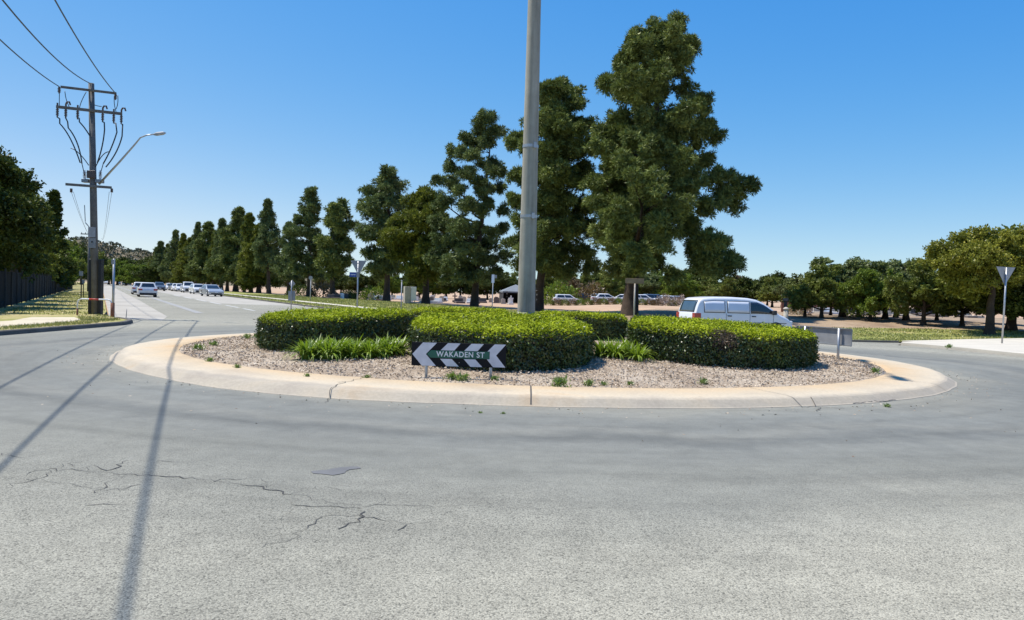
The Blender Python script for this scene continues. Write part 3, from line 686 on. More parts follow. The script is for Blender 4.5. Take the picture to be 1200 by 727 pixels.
tree('spire_tree', (x, 74, 0), 0, bl, 9, .22, 334, 'leafdark', 'narrow spire shaped tree above the fence line', group='trees behind the fence', kind='leaf', dens=70, L=.3, Wd=.15)
for i, (Y, off, s, k) in enumerate(((66, 2.5, 1.1, 0), (84, 2.5, 1.05, 2), (96, 2.2, 1.0, 3), (112, 2.5, 1.2, 0), (132, 2.5, 1.3, 2), (160, 3, 1.5, 0), (200, 3, 1.7, 2))):
    put(k, -.555*Y-4.5-off, Y, s, i*1.3, ['olive crowned tree past the spire tree behind the fence', 'dark round tree farther along behind the fence', 'bright green tree overhanging the far fence', 'small olive tree near the distant fence end', 'dark tree at the distant fence end', 'far olive tree beyond the fence beside the power pole', 'farthest dark tree behind the power pole'][i], 'trees behind the fence')
# far end of the street
far = [(118, 300, 300, 2), (128, 306, 330, 0), (138, 303, 300, 3), (148, 308, 280, 3), (158, 306, 290, 2), (166, 309, 260, 3), (174, 306, 270, 1), (182, 310, 240, 2), (105, 296, 260, 0), (96, 296, 240, 1), (150, 302, 380, 2), (132, 300, 400, 1), (170, 301, 360, 2)]
for i, (px, top, Y, k) in enumerate(far):
    p = at(px, top, Y); put(k, p.x, Y, p.z/6.5*1.15, i*1.1, 'leafy tree at the far end of the long street below the hill', 'trees at the street end', p.z/6.5)
# trees on the right bank
bl = round_blobs(6.4, 3.0, 401, .07, 120)
bx = at(1160, 380, 41)
tree('shade_tree', (bx.x, 41, g(bx.x, 41)), 0, [(a*1.02-.05, b, c*1.02, d*.88) for a, b, c, d in bl], 5.2, .25, 402, 'leafgold', 'large rounded yellow-green tree with thick trunk behind the give way sign', kind='leaf', dens=230, L=.15, Wd=.085, nbr=20, first=.25)
for i, (px, top, Y, k, w, lab) in enumerate(((945, 322, 64, 0, 1.0, 'small thin trunked olive tree left of the bank trees'), (965, 312, 62, 0, 1.05, 'olive tree at the left end of the bare bank'), (990, 296, 66, 1, 1.3, 'grey green tree with leaning trunk, tallest on the bank'), (1022, 312, 60, 3, .9, 'bright green tree in the middle of the bank'),
                                       (1040, 302, 64, 1, 1.2, 'grey green tree behind the bright bank tree'), (1065, 298, 62, 1, 1.2, 'wide grey green tree touching the large yellow-green one'), (1085, 308, 56, 0, 1.0, 'low olive tree against the large yellow-green tree'),
                                       (1190, 270, 52, 0, 1.3, 'olive tree behind the give way sign at the picture edge'), (1130, 320, 56, 2, 1.1, 'dark tree in shade behind the large yellow-green tree'), (1215, 300, 50, 2, 1.3, 'dark tree partly out of the picture past the give way sign'), (1165, 325, 60, 2, 1.1, 'dark tree seen behind the thick trunk'), (1100, 322, 64, 2, 1.0, 'dark low tree between bank trees in shade'), (1008, 318, 70, 2, 1.1, 'dark tree between the leaning tree and the bright one'), (975, 324, 72, 2, 1.0, 'dark low tree behind the leftmost bank trees'), (1052, 312, 70, 1, 1.2, 'grey green tree at the back of the bank row'))):
    Y *= .86; p = at(px, top, Y); hh = p.z-g(p.x, Y); put(k, p.x, Y, hh/6.5*w, i*1.9, lab, 'trees on the right bank', hh/6.5)
# background belt behind the car park and cemetery
bgt = [(640, 322, 150, 0), (655, 318, 165, 3), (668, 326, 140, 4), (684, 322, 150, 0), (700, 318, 170, 2), (716, 324, 145, 0), (730, 320, 150, 3), (748, 318, 165, 2), (762, 320, 150, 1), (775, 314, 175, 1), (788, 318, 150, 3), (800, 322, 140, 3), (812, 312, 180, 2), (826, 318, 155, 2), (838, 324, 140, 0), (850, 327, 130, 0),
       (864, 324, 140, 4), (878, 327, 130, 2), (892, 325, 135, 2), (906, 328, 125, 0), (918, 322, 140, 2), (930, 326, 120, 1), (620, 325, 150, 2), (604, 322, 155, 0), (588, 322, 150, 2), (572, 322, 150, 2), (556, 322, 155, 0), (540, 322, 150, 2), (524, 322, 150, 2), (508, 320, 150, 3), (492, 322, 150, 2), (476, 322, 155, 2), (460, 322, 150, 3), (440, 322, 160, 2), (420, 322, 160, 2), (400, 320, 165, 2), (380, 318, 170, 1), (350, 316, 175, 2),
       (950, 330, 130, 2), (972, 330, 130, 0), (996, 330, 128, 2), (1020, 330, 130, 2), (1046, 330, 128, 0), (1074, 330, 130, 2), (1104, 330, 126, 2), (1134, 330, 130, 2), (1168, 330, 126, 2), (1205, 330, 130, 2),
       (692, 327, 190, 0), (740, 327, 190, 0), (782, 328, 190, 2), (822, 328, 185, 0), (860, 330, 180, 2), (900, 331, 180, 2), (650, 328, 190, 2), (610, 328, 190, 2)]
for i, (px, top, Y, k) in enumerate(bgt):
    p = at(px, top, Y); hh = max(3, p.z-g(p.x, Y)); put(k, p.x, Y, hh/6.5*1.25, i*2.1, 'leafy tree in the distant belt behind the cemetery and car park', 'background tree belt', hh/6.5*1.05)

# ------------------------------------------------------------------ hedges on the island
def hedge(poly, top, label, seed, dead=None):
    rng = np.random.default_rng(seed)
    poly = smoothpoly(poly, 2); A = np.array(poly); nn = len(A)
    cx, cy = A.mean(0); t = empty('hedge', (cx, cy, bed(cx, cy)), 0, label, 'hedge', 'clipped hedges on the roundabout')
    nx = np.roll(A, -1, 0)-A; ln = np.linalg.norm(nx, axis=1); per = ln.sum()
    if np.sum(A[:, 0]*np.roll(A[:, 1], -1)-np.roll(A[:, 0], -1)*A[:, 1]) < 0: A = A[::-1]; nx = np.roll(A, -1, 0)-A; ln = np.linalg.norm(nx, axis=1)
    bz = lambda x, y: .13+.22*np.maximum(0, 1-((x-IX)/JA)**2-((y-IY)/JB)**2)
    lump = lambda x, y, z: .025*np.sin(x*3.1+seed)*np.sin(y*2.7+1)+.022*np.sin(x*7.3+z*5)*np.sin(y*6.1+z*4+seed)
    # top
    lo, hi = A.min(0), A.max(0); area = np.prod(hi-lo); n = int(area*2300)
    p = rng.uniform(lo, hi, (n, 2)); p = p[inside(A, p)]
    # distance to the rim rounds the shoulder
    dist = np.full(len(p), 9.)
    for i in range(nn):
        a = A[i]; e = nx[i]; tt = np.clip(((p-a)@e)/(e@e), 0, 1); dist = np.minimum(dist, np.linalg.norm(p-a-tt[:, None]*e, axis=1))
    sh = np.clip(1-dist/.16, 0, 1)**2*.10
    z = bz(p[:, 0], p[:, 1])+top-sh+lump(p[:, 0], p[:, 1], 0)*.8+rng.normal(0, .018, len(p))
    P1 = np.c_[p, z]; D1 = rng.normal(size=P1.shape)*np.array([1, 1, .4])+np.array([0, 0, .12]); N1 = np.tile([0, 0, 1.0], (len(P1), 1))+rng.normal(size=P1.shape)*.2
    spr = rng.random(len(P1)) < .05; P1[spr, 2] += rng.uniform(.02, .07, spr.sum())
    # sides
    n2 = int(per*top*2900); i = rng.choice(nn, n2, p=ln/ln.sum()); u = rng.random(n2)
    q = A[i]+nx[i]*u[:, None]; nrm = np.c_[nx[i][:, 1], -nx[i][:, 0]]/ln[i][:, None]
    h = rng.random(n2)*1.0
    ins = np.clip((h-.84)/.16, 0, 1)**2*.08+np.clip((.25-h)/.25, 0, 1)*.05
    off = lump(q[:, 0], q[:, 1], h)*1.1-ins+rng.normal(0, .035, n2)-.03
    gap = (np.sin(q[:, 0]*9+h*7+seed)*np.sin(q[:, 1]*8-h*9) > .72); off[gap] -= .1
    q = q+nrm*off[:, None]
    P2 = np.c_[q, bz(q[:, 0], q[:, 1])+.02+h*(top-.03)]; D2 = np.c_[nrm, np.zeros(n2)]*.12+rng.normal(size=(n2, 3))*.7+np.array([0, 0, -.1]); N2 = np.c_[nrm, np.clip((h-.86)*5, 0, .7)-.08]+rng.normal(size=(n2, 3))*.14
    c = np.r_[P1, P2]; d = np.r_[D1, D2]; NM = np.r_[N1, N2]; n = len(c)
    dd = np.zeros(n, bool)
    if dead: dd = (np.sqrt((c[:, 0]-dead[0])**2+((c[:, 1]-dead[1])*.8)**2+(c[:, 2]-dead[3])**2)+rng.normal(0, .06, n)) < dead[2]
    org = np.array([cx, cy, bed(cx, cy)])
    L, Wd = rng.uniform(.036, .068, n), rng.uniform(.021, .036, n)
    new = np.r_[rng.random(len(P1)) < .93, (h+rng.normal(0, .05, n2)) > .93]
    for nm_, mk_, mt_ in (('foliage', ~dd & ~new, 'hedgeoldshade'), ('sunlit_new_growth', ~dd & new, 'hedge')):  # young yellow tips on top; sunlit tops and shaded sides also painted in
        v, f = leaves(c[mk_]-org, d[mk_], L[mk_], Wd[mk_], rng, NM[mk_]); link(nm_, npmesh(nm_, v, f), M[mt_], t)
    if dead:
        v, f = leaves(c[dd]-org, d[dd], L[dd]*.9, Wd[dd]*.6, rng); o = link('dead_foliage', npmesh('dead_foliage', v, f), M['deadleaf'], t); o['label'] = 'dead brown patch'
    m = MB(); cen = A.mean(0); k = 1-.13/max(.5, np.sqrt(area)/2)
    B = A+0; nr = np.c_[nx[:, 1], -nx[:, 0]]/ln[:, None]; nr = nr+np.roll(nr, 1, 0); nr /= np.linalg.norm(nr, axis=1)[:, None]; B = A-nr*.11
    b = len(B); C = A-nr*.24
    vs = [(x-cx, y-cy, bed(x, y)-org[2]-.02) for x, y in B]+[(x-cx, y-cy, bed(x, y)-org[2]+top-.2) for x, y in B]+[(x-cx, y-cy, bed(x, y)-org[2]+top-.09) for x, y in C]
    m.add(vs, [(j, (j+1) % b, (j+1) % b+b, j+b) for j in range(b)]+[(j+b, (j+1) % b+b, (j+1) % b+2*b, j+2*b) for j in range(b)]+[tuple(range(2*b, 3*b))])
    m.build('shade_core', M['hedgecore'], t)  # solid core painted dark as the shadowed inside of the hedge
HT = .66
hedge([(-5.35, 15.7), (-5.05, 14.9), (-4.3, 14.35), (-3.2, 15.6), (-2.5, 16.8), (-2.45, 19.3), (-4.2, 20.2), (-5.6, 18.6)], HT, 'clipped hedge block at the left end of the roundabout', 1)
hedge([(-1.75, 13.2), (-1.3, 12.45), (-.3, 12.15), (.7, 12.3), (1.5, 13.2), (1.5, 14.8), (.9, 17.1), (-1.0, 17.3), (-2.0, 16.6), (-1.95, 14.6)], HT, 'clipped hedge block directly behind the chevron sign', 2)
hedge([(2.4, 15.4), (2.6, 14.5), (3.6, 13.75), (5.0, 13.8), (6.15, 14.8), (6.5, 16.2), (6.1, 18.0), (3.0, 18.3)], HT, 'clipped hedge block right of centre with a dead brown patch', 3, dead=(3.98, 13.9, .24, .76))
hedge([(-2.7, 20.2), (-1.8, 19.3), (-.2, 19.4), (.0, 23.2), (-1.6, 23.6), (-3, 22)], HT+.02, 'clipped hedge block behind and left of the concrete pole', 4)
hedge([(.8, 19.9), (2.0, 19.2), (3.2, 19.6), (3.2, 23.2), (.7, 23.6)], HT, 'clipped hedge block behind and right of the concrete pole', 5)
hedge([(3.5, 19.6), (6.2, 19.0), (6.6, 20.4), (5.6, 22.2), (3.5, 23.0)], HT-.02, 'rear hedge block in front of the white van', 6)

def lily(name='strap_leaf_plant', seed=0, n=95, L=.5):
    rng = np.random.default_rng(seed); vs = []; fs = []
    for i in range(n):
        a = rng.uniform(0, 6.283); r0 = rng.uniform(0, .1); l = L*rng.uniform(.6, 1.15); lean = rng.uniform(.35, 1.25); w = rng.uniform(.012, .02)
        px, py, pz = r0*math.cos(a), r0*math.sin(a), 0; th = .15+lean*.35; b = len(vs); k = 5
        da = np.array([math.cos(a), math.sin(a)])
        for j in range(k+1):
            ww = w*(1 if j < k-1 else .6)*(0.02 if j == k else 1)
            vs += [(px-da[1]*ww, py+da[0]*ww, pz), (px+da[1]*ww, py-da[0]*ww, pz)]
            st = l/k; px += math.sin(th)*da[0]*st; py += math.sin(th)*da[1]*st; pz += math.cos(th)*st; th += lean*.42
        fs += [(b+2*j, b+2*j+1, b+2*j+3, b+2*j+2) for j in range(k)]
    return npmesh(name, vs, fs)
lm = [lily(seed=k) for k in range(3)]
for me in lm: me.materials.append(M['lily'])
rr = random.Random(5); cnt = 0
spots = []
for i in range(24):
    u = i/23; spots.append((-3.72+1.6*u+rr.uniform(-.1, .1), 13.35+.55*u*u+(i % 3)*.26+rr.uniform(-.08, .08), 'left'))
for i in range(11):
    u = i/10; spots.append((1.83+.75*u+rr.uniform(-.06, .06), 14.55+(i % 3)*.3-.25*u+rr.uniform(-.1, .1), 'right'))
for x, y, sd in spots:
    o = bpy.data.objects.new('strap_leaf_plant', lm[cnt % 3]); COL.objects.link(o); cnt += 1
    o.location = (x, y, bed(x, y)-.01); o.rotation_euler = (0, 0, rr.uniform(0, 6)); s = rr.uniform(.72, 1.0); o.scale = (s, s, s)
    tag(o, 'strappy green plant massed in front of the left hedge' if sd == 'left' else 'strappy green plant in the gap beside the right hedge', 'plant', 'strap leaved plants, left clump' if sd == 'left' else 'strap leaved plants, right clump')
def weed_mesh(seed, n, h, r):
    rng = np.random.default_rng(seed); c = rng.normal(size=(n, 3))*np.array([r, r, 0])*.3; c[:, 2] = rng.random(n)*h*.6
    d = rng.normal(size=(n, 3))*.6+np.array([0, 0, .8]); v, f = leaves(c, d, rng.uniform(.04, .11, n), rng.uniform(.008, .022, n), rng); me = npmesh('weed', v, f); me.materials.append(M['weed']); return me
wm = [weed_mesh(k, 130, .14, .12) for k in range(3)]
for i, (px, py, s, lab) in enumerate(((657, 453, 1.15, 'upright green weed at the mulch edge below the middle hedge'), (690, 452, .7, None), (738, 452, .5, None), (824, 451, .7, None), (530, 446, .9, 'low weed between the chevron sign legs, left one'), (543, 447, .9, 'low weed between the chevron sign legs, right one'), (580, 447, .6, None), (430, 443, .5, None),
                                      (232, 411, 1.0, None), (250, 407, .9, None), (290, 399, 1.0, None), (246, 424, .6, None), (1026, 437, .8, None), (590, 472, .26, None), (563, 471, .24, None), (1040, 466, .45, None), (278, 431, .5, None), (360, 441, .4, None), (300, 397, .7, None), (1112, 411, 1.0, 'weed growing at the edge of the pale concrete island'), (707, 452, .5, None))):
    p = G(px, py, .14); o = bpy.data.objects.new('weed', wm[i % 3]); COL.objects.link(o)
    zz = ringz(p.x, p.y) if math.hypot((p.x-IX)/JA, (p.y-IY)/JB) > 1 else bed(p.x, p.y)
    if px == 1112: p = G(px, py); zz = g(p.x, p.y)+.1
    o.location = (p.x, p.y, zz-.01); o.scale = (s*1.2, s*1.2, s); o.rotation_euler.z = i
    tag(o, lab or 'small green weed tuft growing along the roundabout edge', 'weed', 'weeds on the roundabout')
# grass blades
def blades(name, area, n, h, seed, zf, label, w=.02):
    rng = np.random.default_rng(seed); A = np.array(area); p = rng.uniform(A.min(0), A.max(0), (n*3, 2)); p = p[inside(area, p)]; cc_ = p[:, 0]+.555*p[:, 1]; p = p[(cc_ < 19.0) | (cc_ > 20.8)][:n]
    pat = np.sin(p[:, 0]*1.3+np.sin(p[:, 1]*.9)*2)+np.sin(p[:, 1]*1.7+p[:, 0]*.4); p = p[pat+rng.normal(0, .7, len(p)) > -.9]; n = len(p)
    z = np.array([zf(a, b) for a, b in p]); d = rng.normal(size=(n, 3))*.5+np.array([0, 0, .9])
    v, f = leaves(np.c_[p, z], d, h*rng.uniform(.5, 1.3, n), w*rng.uniform(.6, 1.4, n), rng)
    tag(link(name, npmesh(name, v, f), M['drygrass']), label, 'grass', kind='stuff')
blades('grass', [(-13.6, 14), (-13.6, 24), (-14.2, 27), (-16.6, 30.2), (-17.2, 29.3), (-15.1, 26), (-14.5, 23), (-14.5, 14)], 9000, .085, 1, lambda x, y: .1, 'short patchy grass along the kerb on the left', .016)
blades('grass', [(-17.4, 29), (-17.2, 31), (-19.2, 35), (-26, 47), (-48, 86), (-52, 86), (-27, 42), (-19.8, 28)], 26000, .1, 2, lambda x, y: .1, 'dry patchy grass on the verge beside the fence', .03)
blades('grass', GS, 36000, .1, 4, lambda x, y: g(x, y)+.055, 'mown grass strip below the bare bank', .035)
blades('grass', [road(16.2, 110), road(16.2, 53), (-10.4, 49.6), (-7.9, 47), (-3, 44.2), (9, 42), (6, 52), (0, 64), (-14, 88), (-38, 120)], 45000, .12, 6, lambda x, y: g(x, y)+.055, 'patchy lawn between the footpath and the pines', .05)

# ------------------------------------------------------------------ signs
def upright(name, x, y, z, rz, label, cat, group=None): return empty(name, (x, y, z), rz, label, cat, group)
# chevron board with street name
p = G(537, 442.5, .17); t = upright('chevron_sign', p.x, p.y, bed(p.x, p.y), R(1.5), 'black chevron sign reading WAKADEN ST in front of the middle hedge', 'sign')
BW, BH, BZ = 1.46, .365, .18
m = MB(); m.box(-BW/2, BW/2, -.012, .012, BZ, BZ+BH); m.build('board', M['chevb'], t, bevel=.004)
for s in (-1, 1):
    m = MB(); m.tube([(s*.5, .03, -.3), (s*.5, .03, BZ+BH-.03)], .024, 12); m.build('leg', M['galv'], t, smooth=True)
def bx(u, v): return (-BW/2+BW*(u-180)/810, BZ+BH*(1-(v-83)/207))     # from the enlarged photograph of the board
for pl in ([(187, 189), (275, 86), (395, 86), (303, 187), (391, 289), (270, 289)], [(428, 150), (490, 86), (597, 86), (545, 150)], [(425, 225), (525, 225), (588, 289), (482, 289)],
           [(630, 150), (692, 86), (797, 86), (745, 150)], [(628, 223), (727, 223), (789, 289), (687, 289)], [(830, 150), (890, 86), (987, 86), (905, 184), (987, 287), (882, 287), (826, 220), (850, 217), (850, 150)]):
    m = MB(); m.prism([bx(*q) for q in pl], -.0155, -.0135); m.build('chevron', M['chevw'], t)
m = MB(); m.prism([bx(312, 186), bx(346, 152), bx(848, 152), bx(848, 217), bx(342, 217)], -.018, -.0125); m.build('name_plate', M['green'], t)
for word, u0, u1 in (('WAKADEN', 392, 708), ('ST', 738, 806)):
    cu = bpy.data.curves.new('lettering', 'FONT'); cu.body = word; cu.align_x = 'CENTER'; cu.align_y = 'CENTER'; cu.size = .118; cu.offset = .0016; cu.extrude = .0012; cu.space_character = 1.12
    to = bpy.data.objects.new('lettering', cu); COL.objects.link(to); dg = bpy.context.evaluated_depsgraph_get(); dg.update()
    me = bpy.data.meshes.new_from_object(to.evaluated_get(dg)); bpy.data.objects.remove(to); me.materials.clear()
    o = link('lettering', me, M['white'], t); q = bx((u0+u1)/2, 185); xs_ = [v.co.x for v in me.vertices]; mid_ = (max(xs_)+min(xs_))/2
    for v in me.vertices: v.co.x -= mid_
    o.rotation_euler.x = R(90); o.location = (q[0], -.0200, q[1]); o.scale = (BW*(u1-u0)/810/(max(xs_)-min(xs_)), 1, 1)
m = MB(); m.prism([(bx(590, 255)[0]+.006*math.cos(a), bx(590, 255)[1]+.006*math.sin(a)) for a in np.linspace(0, 6, 8)], -.017, -.012); m.build('bolt', M['galv'], t)

# the board seen from behind on the right
p = G(984, 422.5, .14); ang = math.atan2(1.25, -.62)
t = upright('chevron_sign', p.x, p.y, bed(p.x, p.y), ang, 'grey back of a long low sign board at the right hedge end', 'sign')
m = MB(); m.box(-.3, 1.35, -.03, -.008, .33, .74); m.build('board', M['signback'], t, bevel=.004)
for zz in (.335, .725):
    m = MB(); m.box(-.3, 1.35, -.006, .035, zz, zz+.022); m.build('rail', M['steel'], t)
for xx in (0, 1.0):
    m = MB(); m.tube([(xx, .062, -.3), (xx, .062, .74)], .03, 12); m.build('leg', M['galv'], t, smooth=True)

def giveway(x, y, z, rz, h, w, label, lean=0, plate=False):
    t = upright('give_way_sign', x, y, z, rz, label, 'road sign', 'give way signs'); t.rotation_euler.y = lean
    m = MB(); m.tube([(0, 0, -.2), (0, 0, h-.03)], .036, 12); m.build('post', M['galv'], t, smooth=True)
    hh = w*.866
    def tri(k, up): c = h-hh/3; return [(-w/2*k, c+(h-c)*k), (w/2*k, c+(h-c)*k), (0, c+(h-hh-c)*k)]
    m = MB(); m.prism(tri(1, 0), .045, .052); m.build('sign_plate', M['signback'], t)
    m = MB(); m.prism(tri(.985, 0), .0535, .0565); m.build('red_border', M['red'], t)
    m = MB(); m.prism(tri(.72, 0), .058, .060); m.build('white_face', M['white'], t)
    m = MB()
    for zz in (h-.14, h-.42): m.box(-.12 if zz > h-.3 else -.055, .12 if zz > h-.3 else .055, .033, .044, zz-.018, zz+.018); m.box(-.045, .045, -.045, -.037, zz-.02, zz+.02)
    m.build('bracket', M['galv'], t); return t
p = G(1174, 405.5); pt = at(1179.5, 313, p.y)
giveway(p.x, p.y, g(p.x, p.y)+.11, R(8), pt.z-g(p.x, p.y)-.11, .93, 'grey back of a give way sign on the pale concrete island', lean=R(1.2))
Y = 38; b = at(418.5, 361, Y); tp = at(421, 305.5, Y)
t = giveway(b.x, Y, .06, R(-14), tp.z-.06, .88, 'grey back of a give way sign with a blue name plate')
m = MB(); m.box(-.46, -.05, -.03, -.02, 2.03, 2.27); m.build('street_plate', M['blue'], t, bevel=.004)
m = MB()
for k in range(6): m.box(-.38+k*.045, -.35+k*.045, -.034, -.031, 2.115+.01*(k % 2), 2.175)
o = m.build('lettering', M['white'], t)
m = MB(); m.box(-.06, .06, -.05, .05, 2.02, 2.28); m.build('clamp', M['signback'], t)
# double sign, round disc post, thin pole, notice board, parking sign, brown sign
Y = 50; b = at(341, 365, Y); t = upright('sign_post', b.x, Y, .06, R(-20), 'post with a diamond above a square sign, seen from behind', 'road sign')
z0 = lambda py, px=341: at(px, py, Y).z-.06
m = MB(); m.tube([(0, 0, -.2), (0, 0, z0(329))], .035, 10); m.build('post', M['galv'], t, smooth=True)
c = z0(332.5); m = MB(); m.prism([(-.26, c), (0, c-.26), (.26, c), (0, c+.26)], .04, .05); m.build('diamond_plate', M['signback'], t)
m = MB(); m.box(-.28, .28, .04, .05, z0(352.5), z0(341.2)); m.build('square_plate', M['signback'], t)
Y = 75; b = at(363.6, 354, Y); t = upright('disc_post', b.x, Y, .06, 0, 'thin post topped by a small pale disc beside the footpath', 'road sign')
m = MB(); m.tube([(0, 0, -.2), (0, 0, 2.2)], .05, 10); m.build('post', M['greypaint'], t, smooth=True)
m = MB(); m.prism([(.2*math.cos(a), 2.38+.2*math.sin(a)) for a in np.linspace(0, 2*math.pi, 17)[:-1]], -.08, -.065); m.build('disc', M['signback'], t)
Y = 46; b = at(470, 363, Y); zt = at(471, 329, Y).z-.06; t = upright('steel_post', b.x, Y, .06, 0, 'thin grey steel post with small cap left of the notice board', 'post')
m = MB(); m.tube([(0, 0, -.2), (0, 0, zt)], .035, 10); m.build('post', M['greypaint'], t, smooth=True)
m = MB(); m.tube([(0, 0, zt-.05), (0, 0, zt+.03)], .055, 10); m.build('cap', M['signback'], t, smooth=True)
Y = 78; b = at(480, 355, Y); zt = at(480, 336, Y).z-.06; t = upright('notice_cabinet', b.x, Y, .06, R(25), 'grey and white cabinet standing under the pines', 'cabinet')
m = MB(); m.box(-.62, .02, -.3, .3, 0, zt); m.build('body', M['stone'], t, bevel=.02)
m = MB(); m.box(.05, .62, -.28, .28, .35, zt-.02); m.build('white_panel', M['white'], t, bevel=.02)
m = MB()
for xx in (.12, .54): m.box(xx-.03, xx+.03, -.04, .04, -.1, .36)
m.build('legs', M['steel'], t)
Y = 42; b = at(576.5, 364, Y); zt = at(579.5, 322, Y).z-.06; t = upright('parking_sign', b.x, Y, .06, 0, 'small white sign on a thin pole left of the concrete pole', 'road sign'); t.rotation_euler.y = R(.5)
m = MB(); m.tube([(0, 0, -.2), (0, 0, zt)], .028, 10); m.build('post', M['greypaint'], t, smooth=True)
m = MB(); m.box(-.09, .07, -.04, -.03, zt-.47, zt); m.build('sign_plate', M['white'], t)
m = MB(); m.box(.09, .2, -.005, .005, zt-.2, zt-.02); m.build('side_plate', M['signback'], t)
Y = 44; b = at(743, 369, Y); zt = at(742, 326.5, Y).z-g(b.x, Y); t = upright('timber_sign', b.x, Y, g(b.x, Y), R(-3), 'brown board on a pale post before the tallest pine trunk', 'sign')
m = MB(); m.tube([(0, 0, -.2), (0, 0, zt-.02)], .05, 10); m.build('post', M['stone'], t, smooth=True)
m = MB(); m.box(-.58, .52, -.07, -.04, zt-.3, zt); m.build('board', M['brown'], t, bevel=.01)

# ------------------------------------------------------------------ poles
t = upright('concrete_pole', IX, IY, bed(IX, IY), 0, 'tall tapered concrete light pole rising from the hedges', 'light pole')
pb, pt_ = at(616.5, 372, IY), at(626.5, 0, IY)
hgt = 16.4; top = Vector((pb.x-IX+(pt_.x-pb.x)/(pt_.z-pb.z)*hgt, 0, hgt)); ft = Vector((pb.x-IX, 0, -.3))
m = MB(); m.tube([ft.lerp(top, k/14) for k in range(15)], [.222-.0092*k for k in range(15)], 40); m.build('shaft', M['poleconc'], t, smooth=True)
m = MB(); m.tube([ft, ft+Vector((0, 0, 1.0))], [.235, .228], 40); m.build('collar', M['poleconc'], t, smooth=True)
for py in (172, 254):
    zc = at(618, py, IY).z-bed(IX, IY); k = (zc+.3)/(hgt+.3); c = ft.lerp(top, k); r_ = .222-.129*k
    m = MB(); m.tube([c-Vector((0, 0, .035)), c+Vector((0, 0, .035))], r_+.008, 40); m.box(c.x+.07, c.x+.14, -r_-.04, -r_+.03, c.z-.06, c.z+.07); m.build('steel_band', M['galv'], t, smooth=False)
for s in (-1, 1):                          # the twin lamps above the picture throw their shadows on the apron
    d_ = Vector((.29, .957, 0))*s; q = top.copy()
    m = MB(); m.tube([q-Vector((0, 0, .35)), q+d_*.5+Vector((0, 0, .05)), q+d_*1.75+Vector((0, 0, .18))], [.05, .045, .04], 10); m.build('lamp_arm', M['galv'], t, smooth=True)
    m = MB(); m.tube([q+d_*1.65+Vector((0, 0, .17)), q+d_*1.85+Vector((0, 0, .2)), q+d_*2.4+Vector((0, 0, .24)), q+d_*2.5+Vector((0, 0, .24))], [.06, .13, .12, .05], 12); m.build('lamp_head', M['greypaint'], t, smooth=True)
# power pole
p = G(112, 371.2); YP = p.y; PX = p.x
WD = Vector((.43, -1, 0)).normalized(); AD = Vector((WD.y*-1, WD.x, 0))     # wires' course towards the camera; crossarm direction
t = upright('power_pole', PX, YP, .1, 0, 'timber power pole with crossarms, cable tails and a street lamp arm', 'power pole')
O = Vector((PX, YP, .1))
def pp_(px, py, dy=0): return at(px, py, YP+dy)-O
zt = pp_(107, 98).z; lean = pp_(107, 98).x
cx_ = lambda z: lean*z/zt
m = MB(); m.tube([(0, 0, -.3), (lean*.5, 0, zt*.5), (lean, 0, zt)], [.155, .135, .11], 18); m.build('shaft', M['timber'], t, smooth=True)
for s in (-1, 1):
    m = MB(); m.box(s*.2-.07, s*.2+.07, -.12, .1, -.05, pp_(112, 304).z); m.build('cable_guard', M['black'], t, bevel=.02)
m = MB(); m.box(cx_(3.2)-.15, cx_(3.2)+.15, -.172, -.15, pp_(110, 291).z, pp_(110, 279.5).z); m.build('number_plate', M['signback'], t, bevel=.004)
m = MB(); m.box(cx_(3.6)-.15, cx_(3.6)+.15, -.170, -.148, pp_(110, 278.5).z, pp_(110, 267).z); m.build('number_plate', M['greypaint'], t, bevel=.004)
m = MB(); m.box(cx_(3)-.03, cx_(3)+.03, -.176, -.173, 2.98, 3.05); m.box(cx_(3)-.04, cx_(3)+.04, -.176, -.173, 2.72, 2.75); m.build('plate_marks', M['black'], t)
def arm(z, a, b, th, hgt, name, mat, off=.14):
    c = Vector((cx_(z), 0, z))-WD*0+Vector((0, -off, 0)); mm = MB(); ax = AD if AD.x > 0 else -AD
    Mx = Matrix.Translation(c) @ Matrix.Rotation(math.atan2(ax.y, ax.x), 4, 'Z'); mm.box(-a, b, -th/2, th/2, -hgt/2, hgt/2, Mx); mm.build(name, mat, t, bevel=.008); return Mx
aw = lambda px0, px1: (px1-px0)/FPX*YP/(AD.x-PX/YP*AD.y)
za = pp_(107, 107).z; A1 = arm(za, aw(74, 107), aw(107, 138.5), .09, .09, 'crossarm', M['timber'])
zb = pp_(107, 130.5).z; A2 = arm(zb, aw(68.5, 107), aw(107, 145), .1, .11, 'crossarm', M['timber'])
zc = pp_(110, 219).z; A3 = arm(zc, aw(81, 110), aw(110, 134.5), .09, .1, 'crossarm', M['timber'], .18)
zd = pp_(109, 212.5).z; m = MB(); m.box(cx_(zd)-.42, cx_(zd)-.15, -.14, .1, zd-.07, zd+.07); m.box(cx_(zd)+.15, cx_(zd)+.42, -.14, .1, zd-.07, zd+.07); m.build('switch_box', M['steel'], t, bevel=.01)
m = MB(); m.box(cx_(zd)-.17, cx_(zd)+.17, -.2, -.1, zd+.1, zd+.42); m.build('fuse_box', M['insul'], t, bevel=.02)
def loc(Mx, px, z, y=0):       # a place on a crossarm from its picture column
    x = aw(107, px) if px > 107 else -aw(px, 107); return Mx @ Vector((x, y, z))
ends = []
for px in (72.5, 137.5):
    c = loc(A1, px, .0); m = MB(); m.tube([c+Vector((0, 0, -.02)), c+Vector((0, 0, -.28))], [.045, .03], 8)
    for k in range(3): m.tube([c+Vector((0, 0, -.08-.06*k)), c+Vector((0, 0, -.1-.06*k))], .065, 8)
    m.build('insulator', M['insul'], t); ends.append(c)
term = []
